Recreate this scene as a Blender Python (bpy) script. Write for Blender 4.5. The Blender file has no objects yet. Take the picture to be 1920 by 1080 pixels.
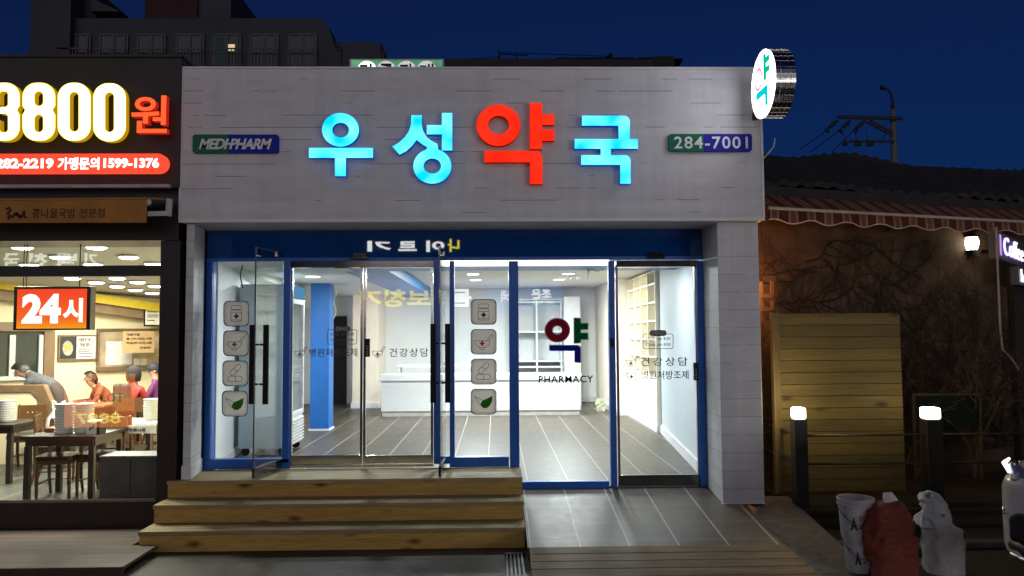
import bpy, bmesh, math, random
from mathutils import Vector, Matrix
R = random.Random(7)
S = bpy.context.scene
COL = S.collection
# ------------------------------------------------------------------ camera
CZ = 2.06
PIT, YAW, ROL, F = 0.0577, 0.0219, -0.0065, 1478.0
_f = Vector((math.sin(YAW)*math.cos(PIT), math.cos(YAW)*math.cos(PIT), math.sin(PIT)))
_r = Vector((math.cos(YAW), -math.sin(YAW), 0))
_u = _r.cross(_f)
CR = _r*math.cos(ROL) + _u*math.sin(ROL)
CU = -_r*math.sin(ROL) + _u*math.cos(ROL)
CAM = Vector((0, 0, CZ))
cd = bpy.data.cameras.new('camera'); cam = bpy.data.objects.new('camera', cd); COL.objects.link(cam)
M = Matrix((CR, CU, -_f)).transposed().to_4x4(); M.translation = CAM
cam.matrix_world = M
cd.sensor_width = 36; cd.lens = 36*F/1920; cd.clip_end = 500; cd.clip_start = 0.05
S.camera = cam
# ------------------------------------------------------------------ dusk sky and afterglow
W = bpy.data.worlds.new('World'); S.world = W; W.use_nodes = True
wn = W.node_tree; bg = wn.nodes['Background']
sk = wn.nodes.new('ShaderNodeTexSky'); sk.sky_type = 'NISHITA'; sk.sun_disc = False
SUN_EL, SUN_AZ = math.radians(4), math.radians(192)
sk.sun_elevation = SUN_EL; sk.sun_rotation = SUN_AZ; sk.ozone_density = 8; sk.air_density = 1.0; sk.dust_density = 0.3
tn = wn.nodes.new('ShaderNodeMix'); tn.data_type = 'RGBA'; tn.blend_type = 'MULTIPLY'; tn.inputs[0].default_value = 1; tn.inputs[7].default_value = (1, .6, .79, 1)
ta = wn.nodes.new('ShaderNodeMix'); ta.data_type = 'RGBA'; ta.blend_type = 'ADD'; ta.inputs[0].default_value = 1; ta.inputs[7].default_value = (.08, .05, .0, 1)
wn.links.new(sk.outputs[0], tn.inputs[6]); wn.links.new(tn.outputs[2], ta.inputs[6]); wn.links.new(ta.outputs[2], bg.inputs[0]); bg.inputs[1].default_value = 0.042
sl = bpy.data.lights.new('afterglow', 'SUN'); sl.energy = 0.52; sl.angle = math.radians(75); sl.color = (1, .93, .9)
so = bpy.data.objects.new('afterglow', sl); COL.objects.link(so)
sdir = Vector((math.sin(SUN_AZ)*math.cos(SUN_EL), math.cos(SUN_AZ)*math.cos(SUN_EL), math.sin(SUN_EL)))
so.rotation_euler = (-sdir).to_track_quat('-Z', 'Y').to_euler()
so.location = (0, -5, 20)
S.view_settings.view_transform = 'Standard'; S.view_settings.look = 'None'
S.view_settings.exposure = 0; S.view_settings.gamma = 1
try:
    S.cycles.use_denoising = True
    S.cycles.transparent_max_bounces = 24
    S.cycles.sample_clamp_indirect = 4
    S.cycles.max_bounces = 8; S.cycles.diffuse_bounces = 4
except Exception:
    pass

# ------------------------------------------------------------------ measuring helpers
def at(px, py, Y=None, z=None, X=None):
    d = _f + CR*((px-960)/F) - CU*((py-540)/F)
    if Y is not None: t = Y/d.y
    elif z is not None: t = (z-CZ)/d.z
    else: t = X/d.x
    return CAM + d*t
def rc(x0, y0, x1, y1, Y):
    xm, ym = (x0+x1)/2, (y0+y1)/2
    return at(x0, ym, Y).x, at(x1, ym, Y).x, at(xm, y1, Y).z, at(xm, y0, Y).z
# ------------------------------------------------------------------ materials
MATS = {}
def _new(name):
    m = bpy.data.materials.new(name); m.use_nodes = True; m.node_tree.nodes.clear(); MATS[name] = m
    nt = m.node_tree; out = nt.nodes.new('ShaderNodeOutputMaterial')
    return m, nt, out
def nd(nt, typ, **kw):
    n = nt.nodes.new(typ)
    for k, v in kw.items():
        if k[0] == 'i' and k[1:].isdigit(): n.inputs[int(k[1:])].default_value = v
        else: setattr(n, k, v)
    return n
def c4(c): return (c[0], c[1], c[2], 1)
def coords(nt, scale=(1, 1, 1)):
    g = nd(nt, 'ShaderNodeNewGeometry'); mp = nd(nt, 'ShaderNodeMapping'); mp.inputs['Scale'].default_value = scale
    nt.links.new(g.outputs['Position'], mp.inputs['Vector']); return mp.outputs['Vector']
def ocoords(nt, scale=(1, 1, 1)):
    g = nd(nt, 'ShaderNodeTexCoord'); mp = nd(nt, 'ShaderNodeMapping'); mp.inputs['Scale'].default_value = scale
    nt.links.new(g.outputs['Object'], mp.inputs['Vector']); return mp.outputs['Vector']
def noise(nt, vec, scale, detail=4, rough=.55):
    n = nd(nt, 'ShaderNodeTexNoise'); n.inputs['Scale'].default_value = scale; n.inputs['Detail'].default_value = detail
    n.inputs['Roughness'].default_value = rough; nt.links.new(vec, n.inputs['Vector']); return n.outputs['Fac']
def ramp(nt, fac, stops):
    r = nd(nt, 'ShaderNodeValToRGB'); e = r.color_ramp.elements
    while len(e) < len(stops): e.new(.5)
    for el, (p, c) in zip(e, stops): el.position = p; el.color = c4(c)
    nt.links.new(fac, r.inputs[0]); return r.outputs[0]
def mul(nt, a, b, fac=1.0, typ='MULTIPLY'):
    m = nd(nt, 'ShaderNodeMix', data_type='RGBA', blend_type=typ); m.inputs[0].default_value = fac
    for s, v in ((6, a), (7, b)):
        if isinstance(v, tuple): m.inputs[s].default_value = c4(v)
        else: nt.links.new(v, m.inputs[s])
    return m.outputs[2]
def mixf(nt, fac, a, b):
    m = nd(nt, 'ShaderNodeMix', data_type='RGBA'); nt.links.new(fac, m.inputs[0])
    for s, v in ((6, a), (7, b)):
        if isinstance(v, tuple): m.inputs[s].default_value = c4(v)
        else: nt.links.new(v, m.inputs[s])
    return m.outputs[2]
def mth(nt, op, a, b=0.0):
    m = nd(nt, 'ShaderNodeMath', operation=op)
    for i, v in enumerate((a, b)):
        if isinstance(v, (int, float)): m.inputs[i].default_value = v
        else: nt.links.new(v, m.inputs[i])
    return m.outputs[0]
def bumpn(nt, h, strength, dist=.01):
    b = nd(nt, 'ShaderNodeBump'); b.inputs['Strength'].default_value = strength; b.inputs['Distance'].default_value = dist
    nt.links.new(h, b.inputs['Height']); return b.outputs[0]
def prin(nt, out, col, rough=.6, metal=0, spec=.5, bump=None, alpha=None):
    p = nd(nt, 'ShaderNodeBsdfPrincipled')
    if isinstance(col, tuple): p.inputs['Base Color'].default_value = c4(col)
    else: nt.links.new(col, p.inputs['Base Color'])
    if isinstance(rough, (int, float)): p.inputs['Roughness'].default_value = rough
    else: nt.links.new(rough, p.inputs['Roughness'])
    p.inputs['Metallic'].default_value = metal; p.inputs['Specular IOR Level'].default_value = spec
    if bump is not None: nt.links.new(bump, p.inputs['Normal'])
    nt.links.new(p.outputs[0], out.inputs[0]); return p
def mat(name, col, rough=.6, metal=0, var=.12, scale=6, bump=0, spec=.5, stretch=(1, 1, 1)):
    if name in MATS: return MATS[name]
    m, nt, out = _new(name)
    v = ocoords(nt, stretch); f = noise(nt, v, scale)
    lo = tuple(c*(1-var*1.6) for c in col); hi = tuple(min(1, c*(1+var*1.6)) for c in col)
    c = ramp(nt, f, [(.25, lo), (.75, hi)])
    rr = mth(nt, 'ADD', mth(nt, 'MULTIPLY', noise(nt, v, scale*2.3), .2), max(0, rough-.1))
    prin(nt, out, c, rr, metal, spec, bumpn(nt, noise(nt, v, scale*5), bump) if bump else None)
    return m
def emit(name, col, s, var=0, sample=True, col2=None):
    if name in MATS: return MATS[name]
    m, nt, out = _new(name); e = nd(nt, 'ShaderNodeEmission'); e.inputs[1].default_value = s
    if col2 is None: e.inputs[0].default_value = c4(col)
    else:
        f = noise(nt, coords(nt), 5, 0)
        nt.links.new(ramp(nt, f, [(.25, col), (.75, col2)]), e.inputs[0])
    nt.links.new(e.outputs[0], out.inputs[0])
    if not sample:
        try: m.cycles.emission_sampling = 'NONE'
        except Exception: pass
    return m
def glass(name, tint=(.93, .96, .95), base=.05, rough=0.0):
    m, nt, out = _new(name)
    t = nd(nt, 'ShaderNodeBsdfTransparent'); t.inputs[0].default_value = c4(tint)
    g = nd(nt, 'ShaderNodeBsdfGlossy'); g.inputs['Roughness'].default_value = rough
    lw = nd(nt, 'ShaderNodeLayerWeight')
    f = mth(nt, 'ADD', mth(nt, 'MULTIPLY', mth(nt, 'POWER', lw.outputs['Facing'], 4.0), .6), base)
    mx = nd(nt, 'ShaderNodeMixShader'); nt.links.new(f, mx.inputs[0]); nt.links.new(t.outputs[0], mx.inputs[1]); nt.links.new(g.outputs[0], mx.inputs[2])
    nt.links.new(mx.outputs[0], out.inputs[0]); return m
def decal(name, col, trans=.5):
    if name in MATS: return MATS[name]
    m, nt, out = _new(name)
    d = nd(nt, 'ShaderNodeBsdfDiffuse'); d.inputs[0].default_value = c4(col)
    t = nd(nt, 'ShaderNodeBsdfTranslucent'); t.inputs[0].default_value = c4(col)
    mx = nd(nt, 'ShaderNodeMixShader'); mx.inputs[0].default_value = trans
    nt.links.new(d.outputs[0], mx.inputs[1]); nt.links.new(t.outputs[0], mx.inputs[2]); nt.links.new(mx.outputs[0], out.inputs[0]); return m
def wood(name, c0, c1, axis=0, board=.1, baxis=2, knots=.5, gap=.02, rough=.65, plankvar=.35, off=0.0, naxis=None, kx=2.1, kz=5.0):
    """boards running along `axis`, stacked along `baxis`"""
    m, nt, out = _new(name)
    sc = [9, 9, 9]; sc[axis] = .7
    geo = nd(nt, 'ShaderNodeNewGeometry'); sep = nd(nt, 'ShaderNodeSeparateXYZ'); nt.links.new(geo.outputs['Position'], sep.inputs[0])
    bz = mth(nt, 'DIVIDE', mth(nt, 'ADD', sep.outputs[baxis], off+50*board), board)
    idx = mth(nt, 'FLOOR', bz)
    wn_ = nd(nt, 'ShaderNodeTexWhiteNoise', noise_dimensions='1D'); nt.links.new(idx, wn_.inputs['W'])
    v = coords(nt, tuple(sc))
    va = nd(nt, 'ShaderNodeVectorMath', operation='ADD'); nt.links.new(v, va.inputs[0])
    cx = nd(nt, 'ShaderNodeCombineXYZ'); sh = mth(nt, 'MULTIPLY', wn_.outputs[0], 37.0)
    for i in range(3): nt.links.new(sh, cx.inputs[i])
    nt.links.new(cx.outputs[0], va.inputs[1]); v2 = va.outputs[0]
    g1 = noise(nt, v2, 1.6, 6, .65)
    col = ramp(nt, g1, [(.3, c0), (.7, c1)])
    fine = noise(nt, v2, 7, 3, .6)
    col = mul(nt, col, ramp(nt, fine, [(.3, (.72, .7, .66)), (.65, (1, 1, 1))]))
    col = mul(nt, col, ramp(nt, wn_.outputs[0], [(0, (1-plankvar,)*3), (1, (1, 1, 1))]))
    if knots:
        ks = [kz, kz, kz]; ks[axis] = kx
        if naxis is not None: ks[naxis] = 0.0
        vk = coords(nt, tuple(ks)); vo = nd(nt, 'ShaderNodeTexVoronoi'); vo.inputs['Scale'].default_value = 1.0
        nt.links.new(vk, vo.inputs['Vector'])
        dis = mth(nt, 'ADD', vo.outputs['Distance'], mth(nt, 'MULTIPLY', noise(nt, vk, 6), .08))
        col = mul(nt, col, ramp(nt, dis, [(.09, (.14, .08, .035)), (.15, (.5, .4, .28)), (.26, (1, 1, 1))]), knots)
    if gap:
        fr = mth(nt, 'FRACT', bz); d = mth(nt, 'MINIMUM', fr, mth(nt, 'SUBTRACT', 1.0, fr))
        col = mul(nt, col, ramp(nt, d, [(gap, (.12, .1, .08)), (gap*2, (1, 1, 1))]))
    prin(nt, out, col, rough, 0, .35, bumpn(nt, fine, .25, .004)); return m
def boarding(name, col, pitch, off=0, joint=.9, lw=.022, lc=(.05, .05, .055)):
    """painted white boards with broken dark joints"""
    m, nt, out = _new(name)
    geo = nd(nt, 'ShaderNodeNewGeometry'); sep = nd(nt, 'ShaderNodeSeparateXYZ'); nt.links.new(geo.outputs['Position'], sep.inputs[0])
    bz = mth(nt, 'DIVIDE', mth(nt, 'ADD', sep.outputs[2], 10+off), pitch)
    fr = mth(nt, 'FRACT', bz); d = mth(nt, 'MINIMUM', fr, mth(nt, 'SUBTRACT', 1.0, fr))
    br = noise(nt, coords(nt, (1.1, 1.1, 9)), 1.0, 3, .7)
    line = mth(nt, 'LESS_THAN', d, lw)
    on = mth(nt, 'GREATER_THAN', br, joint)
    k = mth(nt, 'MULTIPLY', line, on)
    idx = mth(nt, 'FLOOR', bz); w = nd(nt, 'ShaderNodeTexWhiteNoise', noise_dimensions='1D'); nt.links.new(idx, w.inputs['W'])
    base = mul(nt, ramp(nt, noise(nt, coords(nt, (1.2, 1.2, 5)), 2.2), [(.3, tuple(c*.88 for c in col)), (.7, col)]), ramp(nt, w.outputs[0], [(0, (.93, .93, .93)), (1, (1, 1, 1))]))
    vo = nd(nt, 'ShaderNodeTexVoronoi'); vo.inputs['Scale'].default_value = 2.1; nt.links.new(coords(nt), vo.inputs['Vector'])
    base = mul(nt, base, ramp(nt, vo.outputs['Distance'], [(.012, (.35, .33, .3)), (.022, (1, 1, 1))]))
    base = mul(nt, base, ramp(nt, noise(nt, coords(nt, (5, 5, .35)), 1.5, 5, .65), [(.3, (.9, .893, .88)), (.6, (1, 1, 1))]))
    c = mixf(nt, k, base, lc)
    bh = mth(nt, 'SUBTRACT', 1.0, mth(nt, 'LESS_THAN', d, .05))
    prin(nt, out, c, .5, 0, .35, bumpn(nt, mth(nt, 'ADD', bh, mth(nt, 'MULTIPLY', noise(nt, coords(nt, (2, 2, 20)), 5), .25)), .25, .004)); return m
def tiles(name, col, w, l, grout, rough=.3, gx=0.0, gy=0.0, gw=.008, gaxis=True, spec=.5):
    m, nt, out = _new(name)
    geo = nd(nt, 'ShaderNodeNewGeometry'); sep = nd(nt, 'ShaderNodeSeparateXYZ'); nt.links.new(geo.outputs['Position'], sep.inputs[0])
    tx = mth(nt, 'DIVIDE', mth(nt, 'ADD', sep.outputs[0], 50*w+gx), w)
    ty = mth(nt, 'DIVIDE', mth(nt, 'ADD', sep.outputs[1], 50*l+gy), l)
    def edge(t, size, g):
        fr = mth(nt, 'FRACT', t); return mth(nt, 'LESS_THAN', mth(nt, 'MULTIPLY', mth(nt, 'MINIMUM', fr, mth(nt, 'SUBTRACT', 1.0, fr)), size), g)
    ex = edge(tx, w, gw); ey = edge(ty, l, gw*.55)
    cid = nd(nt, 'ShaderNodeCombineXYZ'); nt.links.new(mth(nt, 'FLOOR', tx), cid.inputs[0]); nt.links.new(mth(nt, 'FLOOR', ty), cid.inputs[1])
    wn_ = nd(nt, 'ShaderNodeTexWhiteNoise', noise_dimensions='3D'); nt.links.new(cid.outputs[0], wn_.inputs['Vector'])
    n1 = noise(nt, coords(nt, (1, 1, 1)), 5, 6, .6)
    c = ramp(nt, n1, [(.3, tuple(k*.78 for k in col)), (.7, tuple(k*1.15 for k in col))])
    c = mul(nt, c, ramp(nt, wn_.outputs[0], [(0, (.82, .82, .82)), (1, (1, 1, 1))]))
    c = mixf(nt, ey, c, tuple(.35*g+.65*k for g, k in zip(grout, col)))
    c = mixf(nt, ex, c, grout)
    rr = mth(nt, 'ADD', rough-.1, mth(nt, 'MULTIPLY', noise(nt, coords(nt), 9), .22))
    p = prin(nt, out, c, rr, 0, spec, bumpn(nt, mth(nt, 'ADD', mth(nt, 'MULTIPLY', ex, -1), mth(nt, 'MULTIPLY', n1, .15)), .15, .003)); return m

# ------------------------------------------------------------------ mesh builder
class MB:
    def __init__(s): s.v = []; s.f = []; s.mi = []; s.cur = 0
    def add(s, vs, fs):
        b = len(s.v); s.v += [Vector(v) for v in vs]
        for f in fs: s.f.append([b+i for i in f]); s.mi.append(s.cur)
        return s
    def m(s, i): s.cur = i; return s
    def box(s, x0, x1, y0, y1, z0, z1):
        x0, x1 = min(x0, x1), max(x0, x1); y0, y1 = min(y0, y1), max(y0, y1); z0, z1 = min(z0, z1), max(z0, z1)
        return s.add([(x0,y0,z0),(x1,y0,z0),(x1,y1,z0),(x0,y1,z0),(x0,y0,z1),(x1,y0,z1),(x1,y1,z1),(x0,y1,z1)],
                     [(0,3,2,1),(4,5,6,7),(0,1,5,4),(1,2,6,5),(2,3,7,6),(3,0,4,7)])
    def pbox(s, x0, y0, x1, y1, Y0, Y1):
        a, b, c, d = rc(x0, y0, x1, y1, Y0); return s.box(a, b, Y0, Y1, c, d)
    def obox(s, c, u, v, w):
        c, u, v, w = map(Vector, (c, u, v, w)); P = []
        for k in (-1, 1):
            for a, b in ((-1,-1),(1,-1),(1,1),(-1,1)): P.append(c+u*a+v*b+w*k)
        return s.add(P, [(0,3,2,1),(4,5,6,7),(0,1,5,4),(1,2,6,5),(2,3,7,6),(3,0,4,7)])
    def bar(s, a, b, w, h, up=(0, 0, 1)):
        a, b = Vector(a), Vector(b); d = (b-a); L = d.length; d.normalize()
        up = Vector(up)
        if abs(d.dot(up)) > .98: up = Vector((0, 1, 0))
        u = d.cross(up).normalized(); v = u.cross(d)
        return s.obox((a+b)/2, u*w/2, v*h/2, d*L/2)
    def tube(s, pts, r, n=8, cap=True):
        pts = [Vector(p) for p in pts]; rs = r if isinstance(r, (list, tuple)) else [r]*len(pts)
        b = len(s.v); N = len(pts); prev = None
        for i, p in enumerate(pts):
            d = (pts[min(i+1, N-1)]-pts[max(i-1, 0)]).normalized()
            if prev is None:
                a = Vector((0, 0, 1)) if abs(d.z) < .9 else Vector((1, 0, 0)); u = d.cross(a).normalized()
            else:
                u = (prev-d*prev.dot(d)); u = u.normalized() if u.length > 1e-6 else d.orthogonal().normalized()
            prev = u; w = d.cross(u)
            for k in range(n):
                t = 2*math.pi*k/n; s.v.append(p+u*(rs[i]*math.cos(t))+w*(rs[i]*math.sin(t)))
        for i in range(N-1):
            for k in range(n):
                s.f.append([b+i*n+k, b+i*n+(k+1) % n, b+(i+1)*n+(k+1) % n, b+(i+1)*n+k]); s.mi.append(s.cur)
        if cap:
            s.f.append([b+k for k in range(n)][::-1]); s.mi.append(s.cur)
            s.f.append([b+(N-1)*n+k for k in range(n)]); s.mi.append(s.cur)
        return s
    def lathe(s, prof, c, n=24, axis=(0, 0, 1), squash=None):
        c = Vector(c); ax = Vector(axis).normalized(); u = ax.orthogonal().normalized(); w = ax.cross(u); b = len(s.v)
        for r, h in prof:
            for k in range(n):
                t = 2*math.pi*k/n; s.v.append(c+ax*h+u*r*math.cos(t)+w*r*math.sin(t))
        for i in range(len(prof)-1):
            for k in range(n):
                s.f.append([b+i*n+k, b+i*n+(k+1) % n, b+(i+1)*n+(k+1) % n, b+(i+1)*n+k]); s.mi.append(s.cur)
        s.f.append([b+k for k in range(n)][::-1]); s.mi.append(s.cur)
        s.f.append([b+(len(prof)-1)*n+k for k in range(n)]); s.mi.append(s.cur)
        return s
    def raw(s, mesh2d, fn):
        vs, fs = mesh2d; return s.add([fn(v) for v in vs], fs)
    def prism(s, pts, y0, y1):
        """closed polygon (x, z) between y0 (front) and y1"""
        n = len(pts); vs = [(p[0], y0, p[1]) for p in pts]+[(p[0], y1, p[1]) for p in pts]
        a = sum(pts[i][0]*pts[(i+1) % n][1]-pts[(i+1) % n][0]*pts[i][1] for i in range(n))
        fs = [list(range(n)), list(range(2*n-1, n-1, -1))]+[[i, n+i, n+(i+1) % n, (i+1) % n] for i in range(n)]
        if a < 0: fs = [f[::-1] for f in fs]
        return s.add(vs, fs)
    def build(s, name, mats, parent=None, bevel=0, smooth=False, seg=2, sub=0):
        me = bpy.data.meshes.new(name); base = wloc(parent)
        me.from_pydata([v-base for v in s.v], [], s.f)
        for m in (mats if isinstance(mats, (list, tuple)) else [mats]): me.materials.append(m)
        me.polygons.foreach_set('material_index', s.mi)
        if smooth: me.polygons.foreach_set('use_smooth', [True]*len(me.polygons))
        me.update(); o = bpy.data.objects.new(name, me); COL.objects.link(o)
        if parent is not None: o.parent = parent
        if bevel:
            b = o.modifiers.new('bevel', 'BEVEL'); b.width = bevel; b.segments = seg; b.limit_method = 'ANGLE'; b.angle_limit = math.radians(40)
        if sub:
            b = o.modifiers.new('subdivision', 'SUBSURF'); b.levels = sub; b.render_levels = sub
        return o
def wloc(p):
    v = Vector((0, 0, 0))
    while p is not None: v += p.location; p = p.parent
    return v
def tag(o, label, cat, group=None, kind=None):
    if label: o['label'] = label
    if cat: o['category'] = cat
    if group: o['group'] = group
    if kind: o['kind'] = kind
    return o
def thing(name, label, cat, loc=(0, 0, 0), group=None):
    o = bpy.data.objects.new(name, None); COL.objects.link(o); o.location = loc; o.empty_display_size = .1
    return tag(o, label, cat, group)
def dup(root, loc, rz, label, group=None):
    r = root.copy(); COL.objects.link(r); r.location = loc; r.rotation_euler = (0, 0, rz); r['label'] = label
    if group: r['group'] = group
    for ch in list(root.children):
        c = ch.copy(); COL.objects.link(c); c.parent = r
        for g in list(ch.children):
            d = g.copy(); COL.objects.link(d); d.parent = c
    return r
def lamp(name, typ, loc, energy, color, parent=None, size=.2, rot=None, spot=None, blend=.6):
    l = bpy.data.lights.new(name, typ); l.energy = energy; l.color = color
    if typ == 'AREA': l.shape = 'DISK'; l.size = size
    else: l.shadow_soft_size = size
    if typ == 'SPOT': l.spot_size = spot; l.spot_blend = blend
    o = bpy.data.objects.new(name, l); COL.objects.link(o); o.location = Vector(loc)-wloc(parent)
    if parent is not None: o.parent = parent
    if rot is not None: o.rotation_euler = (Vector(rot)-Vector(loc)).to_track_quat('-Z', 'Y').to_euler()
    return o
DG = None
def _mesh(o):
    bpy.context.view_layer.update()
    m = bpy.data.meshes.new_from_object(o.evaluated_get(bpy.context.evaluated_depsgraph_get()))
    r = ([v.co.copy() for v in m.vertices], [list(p.vertices) for p in m.polygons]); bpy.data.meshes.remove(m); return r
_tc = {}
def text2d(body, weight=0.0, depth=.02, spacing=1.0):
    k = (body, weight, depth, spacing)
    if k not in _tc:
        c = bpy.data.curves.new('lettering', 'FONT'); c.body = body; c.offset = weight; c.extrude = .5; c.space_character = spacing
        c.resolution_u = 3
        o = bpy.data.objects.new('lettering', c); COL.objects.link(o); vs, fs = _mesh(o)
        bpy.data.objects.remove(o); bpy.data.curves.remove(c)
        xs = [v.x for v in vs]; ys = [v.y for v in vs]; a, b, p, q = min(xs), max(xs), min(ys), max(ys)
        _tc[k] = ([Vector(((v.x-a)/(b-a), (v.y-p)/(q-p), v.z)) for v in vs], fs)   # unit box, z -0.5..0.5
    return _tc[k]
def fill2d(loops):
    c = bpy.data.curves.new('outline', 'CURVE'); c.dimensions = '2D'; c.fill_mode = 'BOTH'; c.extrude = .5
    for L in loops:
        s = c.splines.new('POLY'); s.points.add(len(L)-1); s.use_cyclic_u = True
        for p, (x, y) in zip(s.points, L): p.co = (x, y, 0, 1)
    o = bpy.data.objects.new('outline', c); COL.objects.link(o); r = _mesh(o)
    bpy.data.objects.remove(o); bpy.data.curves.remove(c); return r
def ftext(mb, body, x0, z0, x1, z1, Y, depth, weight=0.0, spacing=1.0, flip=False):
    """lettering filling a box on the plane Y, front at Y, thickness depth going back; flip = facing +Y"""
    if flip: return mb.raw(text2d(body, weight, 0, spacing), lambda v: (x1+(x0-x1)*v.x, Y-depth*(.5-v.z), z0+(z1-z0)*v.y))
    return mb.raw(text2d(body, weight, 0, spacing), lambda v: (x0+(x1-x0)*v.x, Y+depth*(.5-v.z), z0+(z1-z0)*v.y))
def ptext(mb, body, px0, py0, px1, py1, Y, depth=.004, weight=0.0, spacing=1.0):
    a, b, c, d = rc(px0, py0, px1, py1, Y); return ftext(mb, body, a, c, b, d, Y, depth, weight, spacing)
def ffill(mb, loops, Y, depth):
    return mb.raw(fill2d(loops), lambda v: (v.x, Y+depth*(.5-v.z), v.y))
def pfill(mb, loops, Y, depth):
    return ffill(mb, [[(lambda p: (p.x, p.z))(at(x, y, Y)) for x, y in L] for L in loops], Y, depth)
def ring(cx, cy, rx, ry, n=40): return [(cx+rx*math.cos(2*math.pi*i/n), cy+ry*math.sin(2*math.pi*i/n)) for i in range(n)]
def rrect(x0, y0, x1, y1, r, n=6):
    P = []
    for cx, cy, a in ((x1-r, y1-r, 0), (x0+r, y1-r, 90), (x0+r, y0+r, 180), (x1-r, y0+r, 270)):
        for i in range(n+1):
            t = math.radians(a+90*i/n); P.append((cx+r*math.cos(t), cy+r*math.sin(t)))
    return P
def stroke(mb, pts, w, Y, depth, closed=False):
    """thin line of width w through px points on plane Y"""
    P = [at(x, y, Y) for x, y in pts]
    if closed: P.append(P[0])
    for a, b in zip(P, P[1:]):
        d = (b-a)
        if d.length < 1e-5: continue
        d.normalize(); n = Vector((-d.z, 0, d.x))*w/2; e = d*w*.35
        c = (a+b)/2; mb.obox(c+Vector((0, depth/2, 0)), (b-a)/2+e, n, Vector((0, depth/2, 0)))
    return mb

# ------------------------------------------------------------------ palette
white_board = boarding('white painted boarding', (.74, .74, .75), .131, .02, .55, .022, (.13, .13, .135))
pillar_board = boarding('white pillar boarding', (.72, .73, .75), .19, .05, .46, .014, (.32, .32, .33))
trimw = mat('white trim', (.74, .74, .75), .45, 0, .05)
blue = mat('blue aluminium', (.014, .12, .50), .32, 0, .06, 3)
blueglass = mat('blue panel', (.006, .06, .26), .12, 0, .08, 2)
for _n in blueglass.node_tree.nodes:
    if _n.type == 'BSDF_PRINCIPLED':
        for _l in list(_n.inputs['Roughness'].links): blueglass.node_tree.links.remove(_l)
        _n.inputs['Roughness'].default_value = .015
bluepaint = mat('blue paint', (.008, .12, .42), .45, 0, .04)
soffitblue = mat('soffit blue paint', (.03, .17, .45), .4, 0, .04)
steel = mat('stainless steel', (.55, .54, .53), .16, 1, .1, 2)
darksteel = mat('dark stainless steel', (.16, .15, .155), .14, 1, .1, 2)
black = mat('black powder coat', (.006, .006, .007), .5, 0, .1, spec=.25)
blackgloss = mat('black gloss', (.01, .01, .012), .15)
wallw = mat('white interior wall', (.8, .82, .83), .6, 0, .02, 2)
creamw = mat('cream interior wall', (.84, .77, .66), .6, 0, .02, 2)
counterw = mat('white laminate', (.68, .68, .67), .35, 0, .02)
pane = glass('clear glass', (.95, .97, .97), .045)
pane_e = glass('greenish glass edge', (.75, .9, .86), .12)
DL = decal('grey beige film', (.82, .78, .73), .5)
DW = decal('white film', (.85, .85, .85), .5)
DK = mat('dark print', (.02, .02, .022), .6)
DGR = mat('grey lettering film', (.06, .062, .065), .5)
DRED = decal('red print', (.6, .1, .04), .3); DNAVY = decal('navy print', (.01, .03, .25), .3); DGREEN = decal('green print', (.06, .3, .03), .35)
cyan = emit('cyan lit face', (0, .50, 1.0), 1.65, col2=(.16, .84, 1.0))
redlit = emit('red lit face', (1.0, .018, .005), 1.15, col2=(1, .032, .01))
warmwhite = (1, .9, .74); coolwhite = (.95, 1, .99)
# ------------------------------------------------------------------ ground
def ground_mat():
    m, nt, out = _new('worn concrete road')
    n1 = noise(nt, coords(nt, (.35, 1.3, 1)), 1.6, 6, .62); n2 = noise(nt, coords(nt, (1, 1, 1)), 26, 5, .7)
    st = noise(nt, coords(nt, (2.2, 30, 1)), 1.3, 3, .7)
    c = ramp(nt, n1, [(.3, (.042, .033, .023)), (.5, (.07, .056, .039)), (.68, (.135, .112, .08))])
    c = mul(nt, c, ramp(nt, n2, [(.3, (.55, .55, .55)), (.65, (1, 1, 1))]))
    msk = noise(nt, coords(nt, (1, 1, 1)), .9, 2)
    s = mth(nt, 'MULTIPLY', mth(nt, 'GREATER_THAN', st, .6), mth(nt, 'GREATER_THAN', msk, .5))
    c = mixf(nt, mth(nt, 'MULTIPLY', s, .75), c, (.03, .027, .024))
    prin(nt, out, c, mth(nt, 'ADD', .45, mth(nt, 'MULTIPLY', n1, .45)), 0, .4, bumpn(nt, n2, .5, .01)); return m
g = MB()
g.add([(-60, -40, 0), (60, -40, 0), (60, 120, 0), (-60, 120, 0)], [(0, 1, 2, 3)])
o = g.build('road', ground_mat()); tag(o, None, None, kind='structure')
K = .113
def lz(Y): return .316-K*(9.0-Y)
def slab(mb, x0, x1, prof):
    """prof: (Y, z) polygon extruded along X"""
    n = len(prof); vs = [(x0, y, z) for y, z in prof]+[(x1, y, z) for y, z in prof]
    a = sum(prof[i][0]*prof[(i+1) % n][1]-prof[(i+1) % n][0]*prof[i][1] for i in range(n))
    fs = [list(range(n))[::-1], list(range(n, 2*n))]+[[i, (i+1) % n, n+(i+1) % n, n+i] for i in range(n)]
    if a < 0: fs = [f[::-1] for f in fs]
    return mb.add(vs, fs)
tile_out = tiles('dark porcelain landing tile', (.098, .074, .052), .452, .47, (.4, .39, .37), .45, .137, .1, spec=.45)
tile_in = tiles('dark porcelain shop tile', (.072, .058, .044), .475, .95, (.34, .325, .3), .42, .1, .1, .006, spec=.4)
LY = 7.27
o = slab(MB(), .287, 2.62, [(LY, 0.0), (LY, lz(LY)), (8.97, lz(8.97)), (8.97, 0.0)]).build('pavement', tile_out)
tag(o, None, None, kind='structure')
conc = mat('rough concrete', (.09, .093, .095), .85, 0, .25, 9, .4)
o = slab(MB(), 2.623, 3.2, [(LY-.5, .0), (LY-.5, .004), (LY+.12, lz(LY)-.03), (8.7, lz(8.7)-.02), (8.7, 0.0)]).build('concrete_apron', conc)
tag(o, None, None, kind='structure')
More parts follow.
